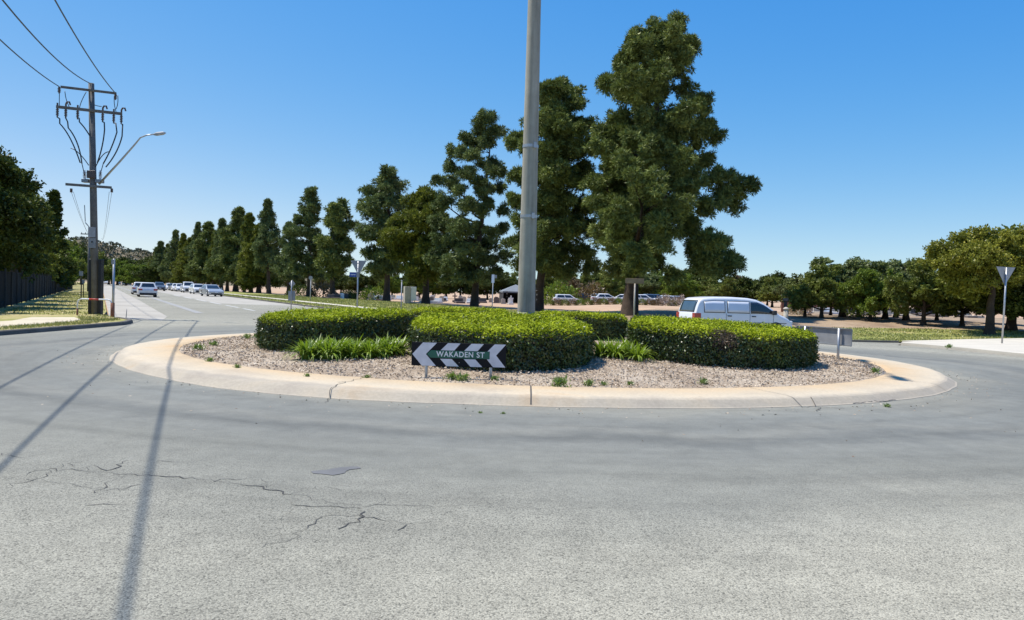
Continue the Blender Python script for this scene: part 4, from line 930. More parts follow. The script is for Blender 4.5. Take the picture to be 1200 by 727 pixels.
for px in (70, 79.5, 93, 122, 135, 144):
    c = loc(A2, px, 0); m = MB()
    m.tube([c+Vector((0, 0, .05)), c+Vector((0, 0, .16))], .035, 8)
    for k in range(4): m.tube([c+Vector((0, 0, -.1-.07*k)), c+Vector((0, 0, -.13-.07*k))], .06, 8)
    m.tube([c, c+Vector((0, 0, -.42))], [.04, .03], 8); m.build('insulator', M['insul'], t); term.append(c+Vector((0, 0, -.42)))
    if px in (79.5, 122, 144):
        m = MB(); m.tube([c+Vector((0, 0, .16)), c+Vector((.05, 0, .24)), c+Vector((.14, 0, .24)), c+Vector((.18, 0, .12))], .035, 8); m.build('surge_arrester', M['insul'], t)
def bez(a, b, c, n=14): return [a*(1-u)**2+b*2*u*(1-u)+c*u*u for u in np.linspace(0, 1, n)]
tails = [[(70, 137), (70, 145), (83, 158), (94, 191)], [(79, 140), (80, 150), (93, 165), (96, 192)], [(93, 137), (93, 143), (99, 149), (105, 159)], [(122, 140), (122.5, 152), (121, 172), (114, 191)], [(135, 140), (137, 155), (131, 175), (121, 192)], [(144, 140), (143, 160), (138, 180), (124, 196)]]
for k, tl in enumerate(tails):
    P_ = [pp_(a, b, -.2-.05*(k % 3)) for a, b in tl]; pts = [term[k]]+[P_[0].lerp(P_[1], u) for u in (.3, 1)]+bez(P_[1], P_[2], P_[3], 10)[1:]
    m = MB(); m.tube(pts, .026, 7); m.build('cable_tail', M['black'], t, smooth=True)
for a, b, c in (((70, 105), (69, 118), (70, 127)), ((76, 107), (77, 118), (81, 125)), ((101, 108), (94, 120), (93, 128)), ((134, 112), (133, 122), (136, 131)), ((138, 112), (139, 122), (136, 128)), ((110, 123), (116, 125), (119, 125))):
    m = MB(); m.tube(bez(pp_(*a, -.15), pp_(*b, -.25), pp_(*c, -.12)), .016, 6); m.build('jumper', M['wire'], t, smooth=True)
for a, b, c in (((83, 174), (92, 176), (104, 194)), ((128, 178), (120, 178), (112, 196)), ((96, 192), (98, 200), (99, 206)), ((121, 192), (119, 199), (117, 206))):
    m = MB(); m.tube(bez(pp_(*a, -.1), pp_(*b, -.15), pp_(*c, -.1)), .018, 6); m.build('jumper', M['wire'], t, smooth=True)
for px in (99, 117.5):
    b = pp_(px, 210, -.05); m = MB(); m.tube([b, b+Vector((0, 0, .36))], [.05, .035], 8)
    for k in range(4): m.tube([b+Vector((0, 0, .08+.06*k)), b+Vector((0, 0, .1+.06*k))], .07, 8)
    m.build('insulator', M['white'], t)
for x0, x1 in ((83.5, 84), (131, 131.5)):
    b = pp_(x0, 224, -.18); m = MB(); m.tube([b+Vector((0, 0, .1)), b-Vector((0, 0, .06))], .05, 8); m.build('insulator', M['insul'], t)
# street lamp arm
m = MB(); m.tube([pp_(116, 216, -.1), pp_(140, 190, -.2), pp_(158, 169.5, -.3), pp_(164.5, 161.5, -.35), pp_(172, 158.5, -.38), pp_(181, 157.5, -.4)], [.045, .04, .035, .03, .028, .028], 10); m.build('lamp_arm', M['galv'], t, smooth=True)
a, b = pp_(180, 157.8, -.4), pp_(194, 156, -.45); m = MB(); m.tube([a, a.lerp(b, .25), a.lerp(b, .8), b], [.035, .075, .07, .03], 10); m.build('lamp_head', M['greypaint'], t, smooth=True)
m = MB(); m.tube([pp_(99, 240.5, -.1), pp_(100, 260, -.1)], .018, 6); m.tube([pp_(100, 261, -.1), pp_(106, 268, -.1)], .02, 6); m.build('bracket', M['galv'], t)
# overhead wires to the camera side and on down the street
def sagline(a, b, sag, n=40): return [a.lerp(b, u)+Vector((0, 0, -4*sag*u*(1-u))) for u in np.linspace(0, 1, n)]
def wire(a, b, sag, r, label, group='overhead wires', n=40):
    m = MB(); m.tube(sagline(a, b, sag, n), r, 8); tag(m.build('power_line', M['wire'], None, smooth=True), label, 'power line', group)
c0 = O+Vector((lean, -.1, zt-.02))
for sg_, st, lab in ((1.6, O+ends[0], 'overhead wire from the left end of the top crossarm'), (2.1, c0, 'overhead wire from the top of the power pole'), (1.42, O+ends[1], 'overhead wire from the right end of the top crossarm')):
    wire(st, st+WD*45, sg_, .019, lab)
far_dir = Vector((-.485, .874, 0))
for px, lab in ((83.5, 'thin wire dropping left of the pole toward the next pole'), (86, 'second thin wire left of the pole toward the next pole'), (131, 'thin wire right of the pole toward the next pole'), (128, 'second thin wire right of the pole toward the next pole')):
    b = O+pp_(px, 225, -.18); q = Vector((road(-.3, 95)[0]+(.35 if px > 100 else -.35)+random.uniform(-.2, .2), 95, 7.0)); wire(b, q, .9, .007, lab)
def slim_pole(px, Y, top, r, label, arms=True):
    b = at(px, 340, Y); t = upright('power_pole', b.x, Y, .1, 0, label, 'power pole'); h = at(px, top, Y).z
    m = MB(); m.tube([(0, 0, -.3), (0, 0, h)], [r, r*.7], 12); m.build('shaft', M['timber'], t, smooth=True)
    m = MB(); m.box(-1.0, 1.0, -.2, -.1, h-.45, h-.33); m.build('crossarm', M['timber'], t)
    for xx in (-.9, -.4, .4, .9):
        m = MB(); m.tube([(xx, -.15, h-.34), (xx, -.15, h-.16)], [.05, .03], 8); m.build('insulator', M['insul'], t)
slim_pole(103.6, 95, 272, .17, 'next timber power pole showing left of the near one'); slim_pole(108, 160, 297, .17, 'distant power pole hidden behind the near power pole')
# hoop rail, posts and stake round the pole
Y = 29.6; a, b = at(90.5, 372, Y), at(131, 374, Y); w = b.x-a.x; hz = at(95, 350.5, Y).z-.1
t = upright('hoop_rail', a.x, Y, .1, 0, 'white hoop rail with red band in front of the power pole', 'barrier')
m = MB(); m.tube([(0, 0, -.1), (0, 0, hz-.16), (.05, 0, hz-.05), (.16, 0, hz), (w-.16, 0, hz), (w-.05, 0, hz-.05), (w, 0, hz-.16), (w, 0, -.1)], .03, 12); m.build('tube', M['white'], t, smooth=True)
m = MB(); m.tube([(w*.34, 0, hz), (w*.62, 0, hz)], .0325, 12); m.build('red_band', M['red'], t, smooth=True)
for xx in (0, w):
    m = MB(); m.tube([(xx, 0, -.1), (xx, 0, hz*.42)], .034, 12); m.build('rust_sleeve', M['brick'], t, smooth=True)
Y = 29.2; b = at(132.3, 374, Y); zt2 = at(132, 303.5, Y).z-.1; t = upright('steel_post', b.x, Y, .1, 0, 'tall thin steel post right of the power pole', 'post')
m = MB(); m.tube([(0, 0, -.2), (0, 0, zt2)], .045, 10); m.build('post', M['galv'], t, smooth=True)
m = MB(); m.box(-.075, .03, -.055, -.046, zt2-.22, zt2-.02); m.build('small_plate', M['signback'], t)
m = MB(); m.tube([(-.02, 0, -.1), (-.02, 0, .55)], .075, 10); m.build('rust_sleeve', M['brick'], t, smooth=True)
b = G(147.5, 373); m = MB(); m.tube([(0, 0, -.1), (.03, 0, .3), (.02, .02, .38)], [.018, .014, .006], 6); tag(m.build('stake', M['steel'], None, loc=(b.x, b.y, 0)), 'thin bent stake at the gravel edge right of the pole', 'stake')
for px, Y, top, lab in ((95, 48, 318, 'thin dark sign post with a small pale plate on the verge'), (97.5, 60, 328, 'short dark post behind the verge sign post')):
    b = at(px, 350, Y); zz = at(px, top, Y).z-.1; t = upright('verge_post', b.x, Y, .1, 0, lab, 'post')
    m = MB(); m.tube([(0, 0, -.2), (0, 0, zz)], .035, 8); m.build('post', M['fence'], t, smooth=True)
    m = MB(); m.box(-.13, .13, -.05, -.04, zz-.3, zz); m.build('small_plate', M['signback'], t)
# picket fence on the left
t = upright('picket_fence', *road(-4.5, 20), .1, 0, 'long dark picket fence with grey posts shaded by trees', 'fence')
fd = Vector((-.555, 1, 0)).normalized(); L_ = 112; bay = 2.8; nb = int(L_/bay); m = MB(); Mr = Matrix.Rotation(math.atan2(fd.y, fd.x), 4, 'Z')
for k in range(int(L_/.13)): m.box(k*.13-.02, k*.13+.075, -.012, .012, .06, 1.72, Mr)
for zz in (.3, 1.45): m.box(0, L_, .013, .05, zz-.02, zz+.02, Mr)
m.build('picket_panel', M['fence'], t)
for k in range(nb+1):
    m = MB(); m.box(k*bay-.03, k*bay+.03, -.08, -.015, -.1, 1.85, Mr); m.build('post', M['fencepost'], t)

# ------------------------------------------------------------------ vehicles
def arch_profile(top, x0, x1, z0, wheels, rw):
    pts = list(top); k = 9
    pts.append((x1, z0+.12)); pts.append((x1-.08, z0))
    for wx in sorted(wheels, reverse=True):
        R_ = rw+.055; a0 = math.asin(max(-1, min(1, (z0-rw)/R_)))
        for i in range(k+1):
            a = a0+(math.pi-2*a0)*i/k; pts.append((wx+R_*math.cos(a), rw+R_*math.sin(a)))
    pts.append((x0+.08, z0)); pts.append((x0, z0+.12)); return pts
def make_car(name, paint, label, cat, L=4.5, Wd=1.82, H=1.6, belt=.98, hood=.95, nose=.75, x0g=None, x1g=None, x0t=None, x1t=None, rw=.34, wb=2.65, clear=.24, deck=None, panes=2, group=None, side=None, glass='glass', tray=False, shoulder=.12):
    t = empty(name, (0, 0, 0), 0, label, cat, group); P = M[paint]; hl = L/2; z0 = clear
    x0g = -hl+.06 if x0g is None else x0g; x1g = hl-1.1 if x1g is None else x1g; x0t = -hl+.4 if x0t is None else x0t; x1t = hl-1.9 if x1t is None else x1t
    deck = belt if deck is None else deck; fw = hl-.82; wheels = (fw-wb, fw)
    top = [(-hl, z0+.25), (-hl-.02, z0+.4), (-hl+.03, deck-.08), (-hl+.1, deck)]
    if x0g > -hl+.3: top += [(x0g-.05, deck+.02), (x0g, belt)]
    top += [(x1g, belt), (x1g+.1, belt-.02), (hl-.35, hood-.02 if False else (belt-.02)*.35+hood*.65-.08), (hl-.12, nose+.02), (hl, nose-.12)]
    m = MB(); m.prism(arch_profile(top, -hl, hl, z0, wheels, rw), -Wd/2, Wd/2); m.build('body', P, t, bevel=.055, seg=3)
    # cabin
    wbm, wt = Wd/2-.05, Wd/2-.05-shoulder*1.35
    B = [Vector((x0g, -wbm, belt-.03)), Vector((x1g, -wbm, belt-.03)), Vector((x1g, wbm, belt-.03)), Vector((x0g, wbm, belt-.03))]
    T = [Vector((x0t, -wt, H-.05)), Vector((x1t, -wt, H-.05)), Vector((x1t, wt, H-.05)), Vector((x0t, wt, H-.05))]
    U = [v+Vector((.12 if i in (0, 3) else -.18, .12 if i < 2 else -.12, .05)) for i, v in enumerate(T)]
    m = MB(); m.add(B+T+U, [(0, 1, 5, 4), (1, 2, 6, 5), (2, 3, 7, 6), (3, 0, 4, 7), (4, 5, 9, 8), (5, 6, 10, 9), (6, 7, 11, 10), (7, 4, 8, 11), (8, 9, 10, 11), (3, 2, 1, 0)])
    m.build('roof', P, t, bevel=.05, seg=3)
    def pane(nm, q0, q1, q2, q3, u0, u1, v0, v1, mat, out=.012, par=t, du=0):
        f = lambda u, v: (q0.lerp(q1, u)).lerp(q3.lerp(q2, u), v)
        n_ = (q1-q0).cross(q3-q0).normalized()
        c4 = [f(u0, v0), f(u1, v0), f(u1+du, v1), f(u0+du*0, v1)]
        mm = MB(); mm.add([p+n_*out for p in c4]+[p-n_*.03 for p in c4], [(0, 1, 2, 3), (7, 6, 5, 4), (0, 4, 5, 1), (1, 5, 6, 2), (2, 6, 7, 3), (3, 7, 4, 0)]); return mm.build(nm, mat, par, bevel=.008)
    pane('windscreen', B[1], B[2], T[2], T[1], .06, .94, .12, .93, M['glass'])
    pane('rear_window', B[3], B[0], T[0], T[3], .1, .9, .2, .92, M[glass])
    for sgn in (0, 1):
        q = (B[0], B[1], T[1], T[0]) if sgn == 0 else (B[2], B[3], T[3], T[2])
        e = [(.07, .345), (.37, .65), (.675, .93)] if panes == 3 else ([(.1, .5), (.53, .92)] if panes == 2 else [(.1, .92)])
        for i, (u0, u1) in enumerate(e):
            if sgn: u0, u1 = 1-u1, 1-u0
            front = (i == len(e)-1); mt = M['glass'] if (side is None or front) else M[side]
            if side and not front:
                pane('window_seal', *q, u0-.008, u1+.008, .13, .9, M['trim'], .008)
                pane('side_panel', *q, u0, u1, .16, .87, mt, .016)
            else: pane('side_window', *q, u0, u1, .14, .9, mt)
    for wx in wheels:
        for s in (-1, 1):
            m = MB(); y0, y1 = s*(Wd/2-.2), s*(Wd/2-.005)
            m.tube([(wx, y0, rw), (wx, y0+(y1-y0)*.12, rw), (wx, y0+(y1-y0)*.85, rw), (wx, y1, rw)], [rw*.86, rw, rw, rw*.88], 24); wo = m.build('wheel', M['tyre'], t)
            m = MB(); m.tube([(wx, y1-s*.02, rw), (wx, y1+s*.006, rw)], rw*.62, 18)
            for k in range(5):
                a = k*1.2566; m.tube([(wx, y1+s*.01, rw), (wx+rw*.6*math.cos(a), y1+s*.008, rw+rw*.6*math.sin(a))], .022, 5)
            m.build('rim', M['rim'], wo)
    m = MB(); m.box(-hl+.2, hl-.2, -Wd/2+.22, Wd/2-.22, clear-.04, belt-.2); m.build('underbody', M['trim'], t)
    for s in (-1, 1):
        m = MB(); m.box(hl-.22, hl-.035, s*(Wd/2-.42)-.19, s*(Wd/2-.42)+.19, nose-.22, nose-.06); m.box(hl-.3, hl-.16, s*(Wd/2-.12)-.1, s*(Wd/2-.12)+.1, nose-.2, nose-.05); m.build('headlight', M['lampclear'], t, bevel=.02)
        m = MB(); m.box(-hl-.035, -hl+.1, s*(Wd/2-.2)-.18, s*(Wd/2-.2)+.18, deck-.3, deck-.12); m.box(-hl+.02, -hl+.2, s*(Wd/2-.06)-.075, s*(Wd/2-.06)+.075, deck-.28, deck-.1); m.build('tail_light', M['lampred'], t, bevel=.02)
        m = MB(); m.box(x1g-.3, x1g-.16, s*(Wd/2+.09)-.09, s*(Wd/2+.09)+.09, belt+.0, belt+.15); m.build('mirror', P if side is None else M['trim'], t, bevel=.03)
        for dx_ in ((x0g+x1g)/2-.55, (x0g+x1g)/2+.45):
            m = MB(); m.box(dx_-.1, dx_+.1, s*(Wd/2+.004)-.018, s*(Wd/2+.004)+.018, belt-.17, belt-.13); m.build('door_handle', M['trim'] if side else P, t)
    m = MB(); m.box(hl-.1, hl+.025, -Wd*.36, Wd*.36, clear+.04, nose-.28); m.build('grille', M['trim'], t, bevel=.03)
    m = MB(); m.box(-hl-.045, -hl+.1, -Wd*.44, Wd*.44, clear+.02, clear+.22); m.build('rear_bumper', M['trim'] if cat != 'sedan' else P, t, bevel=.03)
    m = MB(); m.box(-hl-.05, -hl-.02, -.19, .19, deck-.36, deck-.25); m.build('number_plate', M['white'] if cat != 'sedan' else M['signback'], t)
    m = MB(); m.box(hl+.02, hl+.04, -.19, .19, clear+.2, clear+.31); m.build('number_plate', M['white'], t)
    return t
def place(t, px, py, dirv, label=None):
    p = G(px, py); t.location = (p.x, p.y, g(p.x, p.y)+.006); t.rotation_euler.z = math.atan2(dirv[1], dirv[0])
    if label: t['label'] = label
    return t
AWAY = (-.485, .874); BACK = (.485, -.874); GR = 'cars on the long street'
SUV = dict(L=4.6, Wd=1.86, H=1.6, shoulder=.16, belt=1.02, hood=1.0, nose=.86, rw=.36)
SED = dict(L=4.6, Wd=1.8, H=1.45, belt=.92, hood=.88, nose=.7, deck=.98, x0t=-1.25, x1t=.2, x1g=1.05)
SED['x0g'] = -1.75
UTE = dict(L=5.2, Wd=1.86, H=1.78, belt=1.1, hood=1.08, nose=.95, x0g=-.75, x0t=-.55, x1g=1.35, x1t=.75, rw=.39, wb=3.1, deck=1.1)
suv = make_car('parked_car', 'carwhite', 'white hatchback SUV driving away in the left lane', 'car', group=GR, **SUV); suv.scale = (.93, .93, .93); place(suv, 172, 348.0, AWAY); suv.name = 'white_suv'
c2 = copy_tree(suv); c2.name = 'white_suv'; place(c2, 163.5, 345.2, AWAY, 'white SUV just ahead of the nearest SUV, mostly hidden by it')
dk = make_car('dark_suv', 'carblue', 'dark blue-grey SUV in the lane beside the parked cars', 'car', group=GR, **SUV); place(dk, 186.5, 341.0, BACK)
sed = make_car('silver_sedan', 'carsilver', 'silver sedan parked nearest, facing the roundabout', 'sedan', group=GR, **SED); place(sed, 247.5, 347.4, (.6, -.8))
ps = copy_tree(suv); place(ps, 231.5, 344.6, (.55, -.835), 'white SUV with dark grille parked behind the silver sedan'); ps.name = 'white_suv'
ut = make_car('white_ute', 'carwhite', 'tall white utility vehicle parked second behind the silver sedan', 'ute', group=GR, **UTE); place(ut, 220, 343.0, (.5, -.866))
s2 = make_car('white_sedan', 'carwhite', 'small white sedan parked fourth in the kerbside row', 'sedan', group=GR, **SED); place(s2, 211.5, 341.8, (.5, -.866))
s3 = copy_tree(s2); place(s3, 207, 341.4, BACK, 'white sedan parked fifth in the kerbside row'); s3.name = 'white_sedan'
d2 = make_car('dark_sedan', 'cardark', 'dark sedan parked between white cars in the kerbside row', 'sedan', group=GR, **SED); place(d2, 203.5, 340.6, BACK)
s4 = copy_tree(s2); place(s4, 199.5, 340.2, BACK, 'white sedan parked last in the kerbside row'); s4.name = 'white_sedan'
for px, py, src, lab in ((151, 334.8, d2, 'dark sedan far down the street, right of a white one'), (145.5, 334.8, suv, 'white SUV far down the street between dark cars'), (139, 333.8, dk, 'dark SUV far down the street, leftmost of three')):
    c = copy_tree(src); c.name = src.name.split('.')[0]; place(c, px, py, BACK, lab)
    c.location = Vector((c.location.x, c.location.y, 0))
van2 = make_car('far_van', 'carwhite', 'white van approaching at the far end of the street', 'van', group=GR, L=5.2, Wd=1.95, H=2.3, belt=1.25, hood=1.2, nose=1.0, x1t=1.3, x1g=1.8); place(van2, 124, 333.0, BACK)
# the van on the roundabout
def make_van():
    t = empty('white_van', (0, 0, 0), 0, 'white panel van with blanked side windows behind the hedges', 'van')
    XT = [(-2.47, .62), (-2.47, 1.02), (-2.43, 1.12), (-2.36, 1.38), (-2.27, 1.62), (-2.18, 1.74), (-2.02, 1.81), (-1.5, 1.86), (-.5, 1.875), (.2, 1.85), (.6, 1.79), (.95, 1.66), (1.3, 1.45), (1.6, 1.25), (1.78, 1.14), (2.05, 1.05), (2.3, .93), (2.42, .8), (2.47, .62), (2.48, .5)]
    xs_ = [p[0]+i*1e-4 for i, p in enumerate(XT)]; zs_ = [p[1] for p in XT]
    ztop = lambda x: float(np.interp(x, xs_, zs_))
    def hw(x, z):
        plan = 1-.10*max(0, (x-1.6)/.88)**2-.05*max(0, (-x-2.1)/.37)**2
        side = .93 if z < 1.12 else .93-.13*((z-1.12)/.76)**1.25
        return side*plan-.02*max(0, (.6-z)/.3)
    def ring(x):
        zt = ztop(x); zb = .3; r = min(.17, (zt-zb)*.3); pts = []
        for k in range(7): z = zb+(zt-r-zb)*k/6; pts.append((hw(x, z), z))
        y0 = pts[-1][0]
        for k in range(1, 5): a = k/5*math.pi/2; pts.append((y0-r*(1-math.cos(a)), zt-r+r*math.sin(a)*.98))
        for k in range(1, 5): pts.append(((y0-r)*(1-k/4), zt+.012*k/4-.004))
        return pts+[(-y, z) for y, z in pts[-2::-1]]
    m = MB(); st = [-2.47, -2.462, -2.44, -2.40, -2.36, -2.3, -2.25, -2.18, -2.1, -2.02, -1.8, -1.5, -1, -.5, 0, .2, .4, .6, .8, .95, 1.1, 1.3, 1.45, 1.6, 1.7, 1.78, 1.9, 2.05, 2.2, 2.3, 2.38, 2.43, 2.46, 2.475]
    rows = [ring(x) for x in st]; n = len(rows[0]); vs = [(x, y, z) for x, r in zip(st, rows) for y, z in r]
    fs = [(i*n+j, i*n+j+1, (i+1)*n+j+1, (i+1)*n+j) for i in range(len(st)-1) for j in range(n-1)]
    fs += [tuple(range(n)), tuple((len(st)-1)*n+j for j in range(n))]
    m.add(vs, fs); m.build('body', M['carwhite'], t, smooth=False).data.set_sharp_from_angle(angle=R(40))
    t.children[0].data.shade_smooth(); t.children[0].data.set_sharp_from_angle(angle=R(38))
    def sidepatch(nm, x0, x1, z0, z1, s, mat, out, clipz=.13, slant=0):
        mm = MB(); vs = []; k = 16
        for i in range(k+1):
            for j in range(5):
                v = j/4; x = x0+(x1-x0)*i/k-slant*v*(1-i/k)*0; zz1 = min(z1, ztop(x)-clipz); z = z0+(max(zz1, z0+.01)-z0)*v
                vs.append((x, s*(hw(x, z)+out), z))
        mm.add(vs, [(i*5+j, i*5+j+1, (i+1)*5+j+1, (i+1)*5+j) for i in range(k) for j in range(4)])
        o = mm.build(nm, M[mat], t, smooth=True); so_ = o.modifiers.new('thick', 'SOLIDIFY'); so_.thickness = .01; so_.offset = 0; return o
    for s in (-1, 1):
        for x0, x1 in ((-2.0, -1.02), (-.86, .2)):
            sidepatch('window_seal', x0-.03, x1+.03, 1.15, 1.69, s, 'trim', .004, .16); sidepatch('side_panel', x0, x1, 1.18, 1.665, s, 'vanside', .013, .185)
        sidepatch('side_window', .27, 1.62, 1.15, 1.66, s, 'glass', .008, .12)
        for x in (-.94, .235, 1.42):
            m = MB(); m.tube([(x, s*(hw(x, z)+.002), z) for z in np.linspace(.4, 1.13, 8)], .008, 5); m.build('door_seam', M['trim'], t)
        m = MB(); m.tube([(x, s*(hw(x, .74)+.0), .74) for x in np.linspace(-2.2, 2.1, 20)], .018, 5); m.build('side_moulding', M['trim'], t)
        for x in (-.78, .42):
            m = MB(); m.box(x-.1, x+.1, s*(hw(x, 1.02)+.02)-.02, s*(hw(x, 1.02)+.02)+.02, 1.0, 1.045); m.build('door_handle', M['trim'], t, bevel=.01)
        m = MB(); m.box(1.3, 1.48, s*1.03-.1, s*1.03+.1, 1.12, 1.32); m.build('mirror', M['trim'], t, bevel=.04)
        m = MB(); m.box(2.22, 2.475, s*.68-.17, s*.68+.17, .68, .86); m.build('headlight', M['lampclear'], t, bevel=.05)
        vs = []
        for z in np.linspace(.78, 1.12, 6):
            for w in np.linspace(0, 1, 5):
                x = -2.478+.30*max(0, w-.5)*2 if w > .5 else -2.478; y = s*(.68+.245*min(1, w*2)) if w <= .5 else s*(hw(x, z)+.008)
                vs.append((x, y, z))
        m = MB(); m.add(vs, [(i*5+j, i*5+j+1, (i+1)*5+j+1, (i+1)*5+j) for i in range(5) for j in range(4)]); o = m.build('tail_light', M['lampred'], t); q = o.modifiers.new('thick', 'SOLIDIFY'); q.thickness = .02
    def xr(z): return float(np.interp(z, zs_[:8], xs_[:8]))
    vs = [(xr(z)-.012, y*(1-.06*(z-1.15)), z) for z in np.linspace(1.16, 1.69, 7) for y in np.linspace(-.74, .74, 9)]
    m = MB(); m.add(vs, [(i*9+j, i*9+j+1, (i+1)*9+j+1, (i+1)*9+j) for i in range(6) for j in range(8)]); o = m.build('rear_window', M['vanglass'], t, smooth=True); q = o.modifiers.new('thick', 'SOLIDIFY'); q.thickness = .012
    vs = [(x, y*(hw(x, ztop(x)-.1)-.16), ztop(x)+.012) for x in np.linspace(.72, 1.72, 8) for y in np.linspace(-1, 1, 9)]
    m = MB(); m.add(vs, [(i*9+j, i*9+j+1, (i+1)*9+j+1, (i+1)*9+j) for i in range(7) for j in range(8)]); o = m.build('windscreen', M['glass'], t, smooth=True); q = o.modifiers.new('thick', 'SOLIDIFY'); q.thickness = .012
    m = MB(); m.box(-2.53, -2.4, -.86, .86, .34, .56); m.build('rear_bumper', M['trim'], t, bevel=.05)
    m = MB(); m.box(2.36, 2.52, -.8, .8, .34, .6); m.build('front_bumper', M['trim'], t, bevel=.05)
    m = MB(); m.box(-2.495, -2.465, -.26, .26, .62, .74); m.build('number_plate', M['white'], t)
    for wx in (-1.45, 1.55):
        for s in (-1, 1):
            m = MB(); m.tube([(wx, s*.86, .36), (wx, s*.938, .36)], .43, 24); m.build('wheel_arch', M['trim'], t)
            m = MB(); y1 = s*.955; m.tube([(wx, s*.75, .335), (wx, s*.77, .335), (wx, y1-s*.03, .335), (wx, y1, .335)], [.29, .335, .335, .3], 24); wo = m.build('wheel', M['tyre'], t)
            m = MB(); m.tube([(wx, y1-s*.02, .335), (wx, y1+s*.008, .335)], .21, 18); m.build('rim', M['rim'], wo)
    return t
V = make_van()
a = math.radians(13); VY = 34.3; b = at(861, 370, VY); V.location = (b.x, VY, g(b.x, VY)+.006); V.rotation_euler.z = a
# car park
CP = 'cars in the car park'
for i, (px, Y, src, rz, lab) in enumerate(((665, 112, suv, .1, 'white SUV in the car park right of the pine trunk'), (711, 110, s2, .05, 'white sedan in the car park left of the tallest pine trunk'), (753, 112, suv, .15, 'white SUV in the car park right of the tallest pine trunk'),
                                          (686, 122, d2, .2, 'dark sedan in the car park behind the white ones'), (700, 124, sed, 1.2, 'silver sedan farther back in the car park'), (728, 122, s2, 2.9, 'white sedan farther back in the car park'), (768, 120, dk, .3, 'dark SUV at the right of the car park'), (784, 118, s2, .2, 'white sedan behind the flowering bushes'), (796, 120, sed, .2, 'silver sedan behind the van roof'))):
    c = copy_tree(src); p = at(px, 350, Y); c.location = (p.x, Y, g(p.x, Y)); c.rotation_euler.z = rz; c.name = src.name.split('.')[0]; c['label'] = lab; c['group'] = CP

# ------------------------------------------------------------------ bushes, stones, tent, people, pillars
def bush_mesh(seed, mat, L=.16):
    rng = np.random.default_rng(seed); n = 900; o = unit(rng.normal(size=(n, 3))); o[:, 2] = np.abs(o[:, 2]); r = .5+.5*rng.random(n)**.5
    lump = 1+.18*np.sin(o[:, 0]*5+seed)*np.sin(o[:, 1]*6)
    c = o*(r*lump)[:, None]; v, f = leaves(c, o+rng.normal(size=(n, 3))*.6, L*rng.uniform(.6, 1.3, n), L*.5, rng); me = npmesh('bush', v, f); me.materials.append(mat); return me
bm_ = {k: bush_mesh(i, M[k]) for i, k in enumerate(('leafolive', 'leafrust', 'flower', 'leaflight', 'leafdark'))}
def bush(px, Y, w, h, k, label, group):
    p = at(px, 355, Y); o = bpy.data.objects.new('bush', bm_[k]); COL.objects.link(o); o.location = (p.x, Y, g(p.x, Y)-.05); o.scale = (w, w, h); o.rotation_euler.z = px
    tag(o, label, 'bush', group)
BL = {'leafolive': 'round olive bush in the row before the car park', 'leafrust': 'round reddish bush in the row before the car park', 'flower': 'pale flowering bush in the row left of the van', 'leaflight': 'bright green bush in the row before the car park'}
for i, px in enumerate(range(644, 806, 9)):
    k = ('leafolive', 'leafrust', 'leafolive', 'leafrust', 'leaflight')[i % 5] if px < 768 else ('flower', 'leafolive', 'flower')[i % 3]
    if px > 755 and px < 775: k = 'leafrust'
    bush(px, 100, .75 if k != 'flower' else 1.3, .95 if k != 'flower' else 1.5, k, BL[k], 'bushes before the car park')
for px, Y, w, h, k, lab in ((377, 112, 2.2, 2.2, 'leafrust', 'large dull brown bush among the pine trunks'), (352, 118, 2.2, 1.8, 'leafdark', 'dark bush between pine trunks on the street row'), (437, 100, 1.8, 1.8, 'leaflight', 'yellow-green bush left of the grey cabinet'), (424, 104, 1.7, 1.5, 'leafdark', 'dark bush beside the back-facing give way sign'),
                            (656, 118, 3.2, 3.4, 'leaflight', 'large bright green bush behind the first car park SUV'), (690, 120, 3.0, 3.2, 'leafrust', 'large rusty bush behind the car park'), (938, 60, .9, .9, 'flower', 'pale flowering bush at the left end of the bank'), (933, 62, .9, 1.0, 'leaflight', 'green bush by the stone pillar'), (1010, 58, 1.1, 1.4, 'leaflight', 'small bright bush under the bank trees'), (408, 106, 1.4, 1.3, 'leafolive', 'olive bush behind the give way sign post')):
    bush(px, Y, w, h, k, lab, 'scattered bushes')
def stone(style):
    m = MB(); 
    if style == 0: m.prism([(-.32, 0), (.32, 0), (.32, .62)]+[(.32*math.cos(a), .62+.2*math.sin(a)) for a in np.linspace(.2, math.pi-.2, 8)]+[(-.32, .62)], -.07, .07); m.box(-.42, .42, -.16, .16, -.1, .1)
    elif style == 1: m.box(-.5, .5, -.1, .1, 0, .6); m.box(-.6, .6, -.22, .22, -.1, .14); m.box(-.55, .55, -1.9, -.2, -.1, .22)
    else: m.box(-.07, .07, -.06, .06, 0, 1.1); m.box(-.3, .3, -.06, .06, .7, .84); m.box(-.28, .28, -.2, .2, -.1, .25)
    return m
rr = random.Random(9); st = {}
def put_stone(px, Y, k, mt):
    p = at(px, 355, Y); key = (k, mt)
    if key not in st: o = stone(k).build('headstone', M[mt], None, bevel=.015); st[key] = o
    else: o = st[key].copy(); COL.objects.link(o)
    o.location = (p.x, Y, g(p.x, Y)); o.rotation_euler.z = rr.uniform(-.25, .25); s = rr.uniform(.8, 1.15); o.scale = (s, s, s)
    side = 'left' if px < 620 else 'right'
    kind = {0: 'rounded', 1: 'wide slab', 2: 'cross shaped'}[k]; col = {'stone': 'pale', 'granite': 'dark', 'white': 'white'}[mt]
    tag(o, col+' '+kind+(' headstone on the bare ground beyond the pines' if side == 'left' else ' headstone beyond the trees on the bank'), 'headstone', col+' '+kind+' headstones '+('beyond the pines' if side == 'left' else 'beyond the bank'))
for i in range(64): put_stone(rr.uniform(385, 608), rr.uniform(96, 122), rr.choice((0, 0, 1, 1, 2)), rr.choice(('stone', 'white', 'stone', 'granite')))
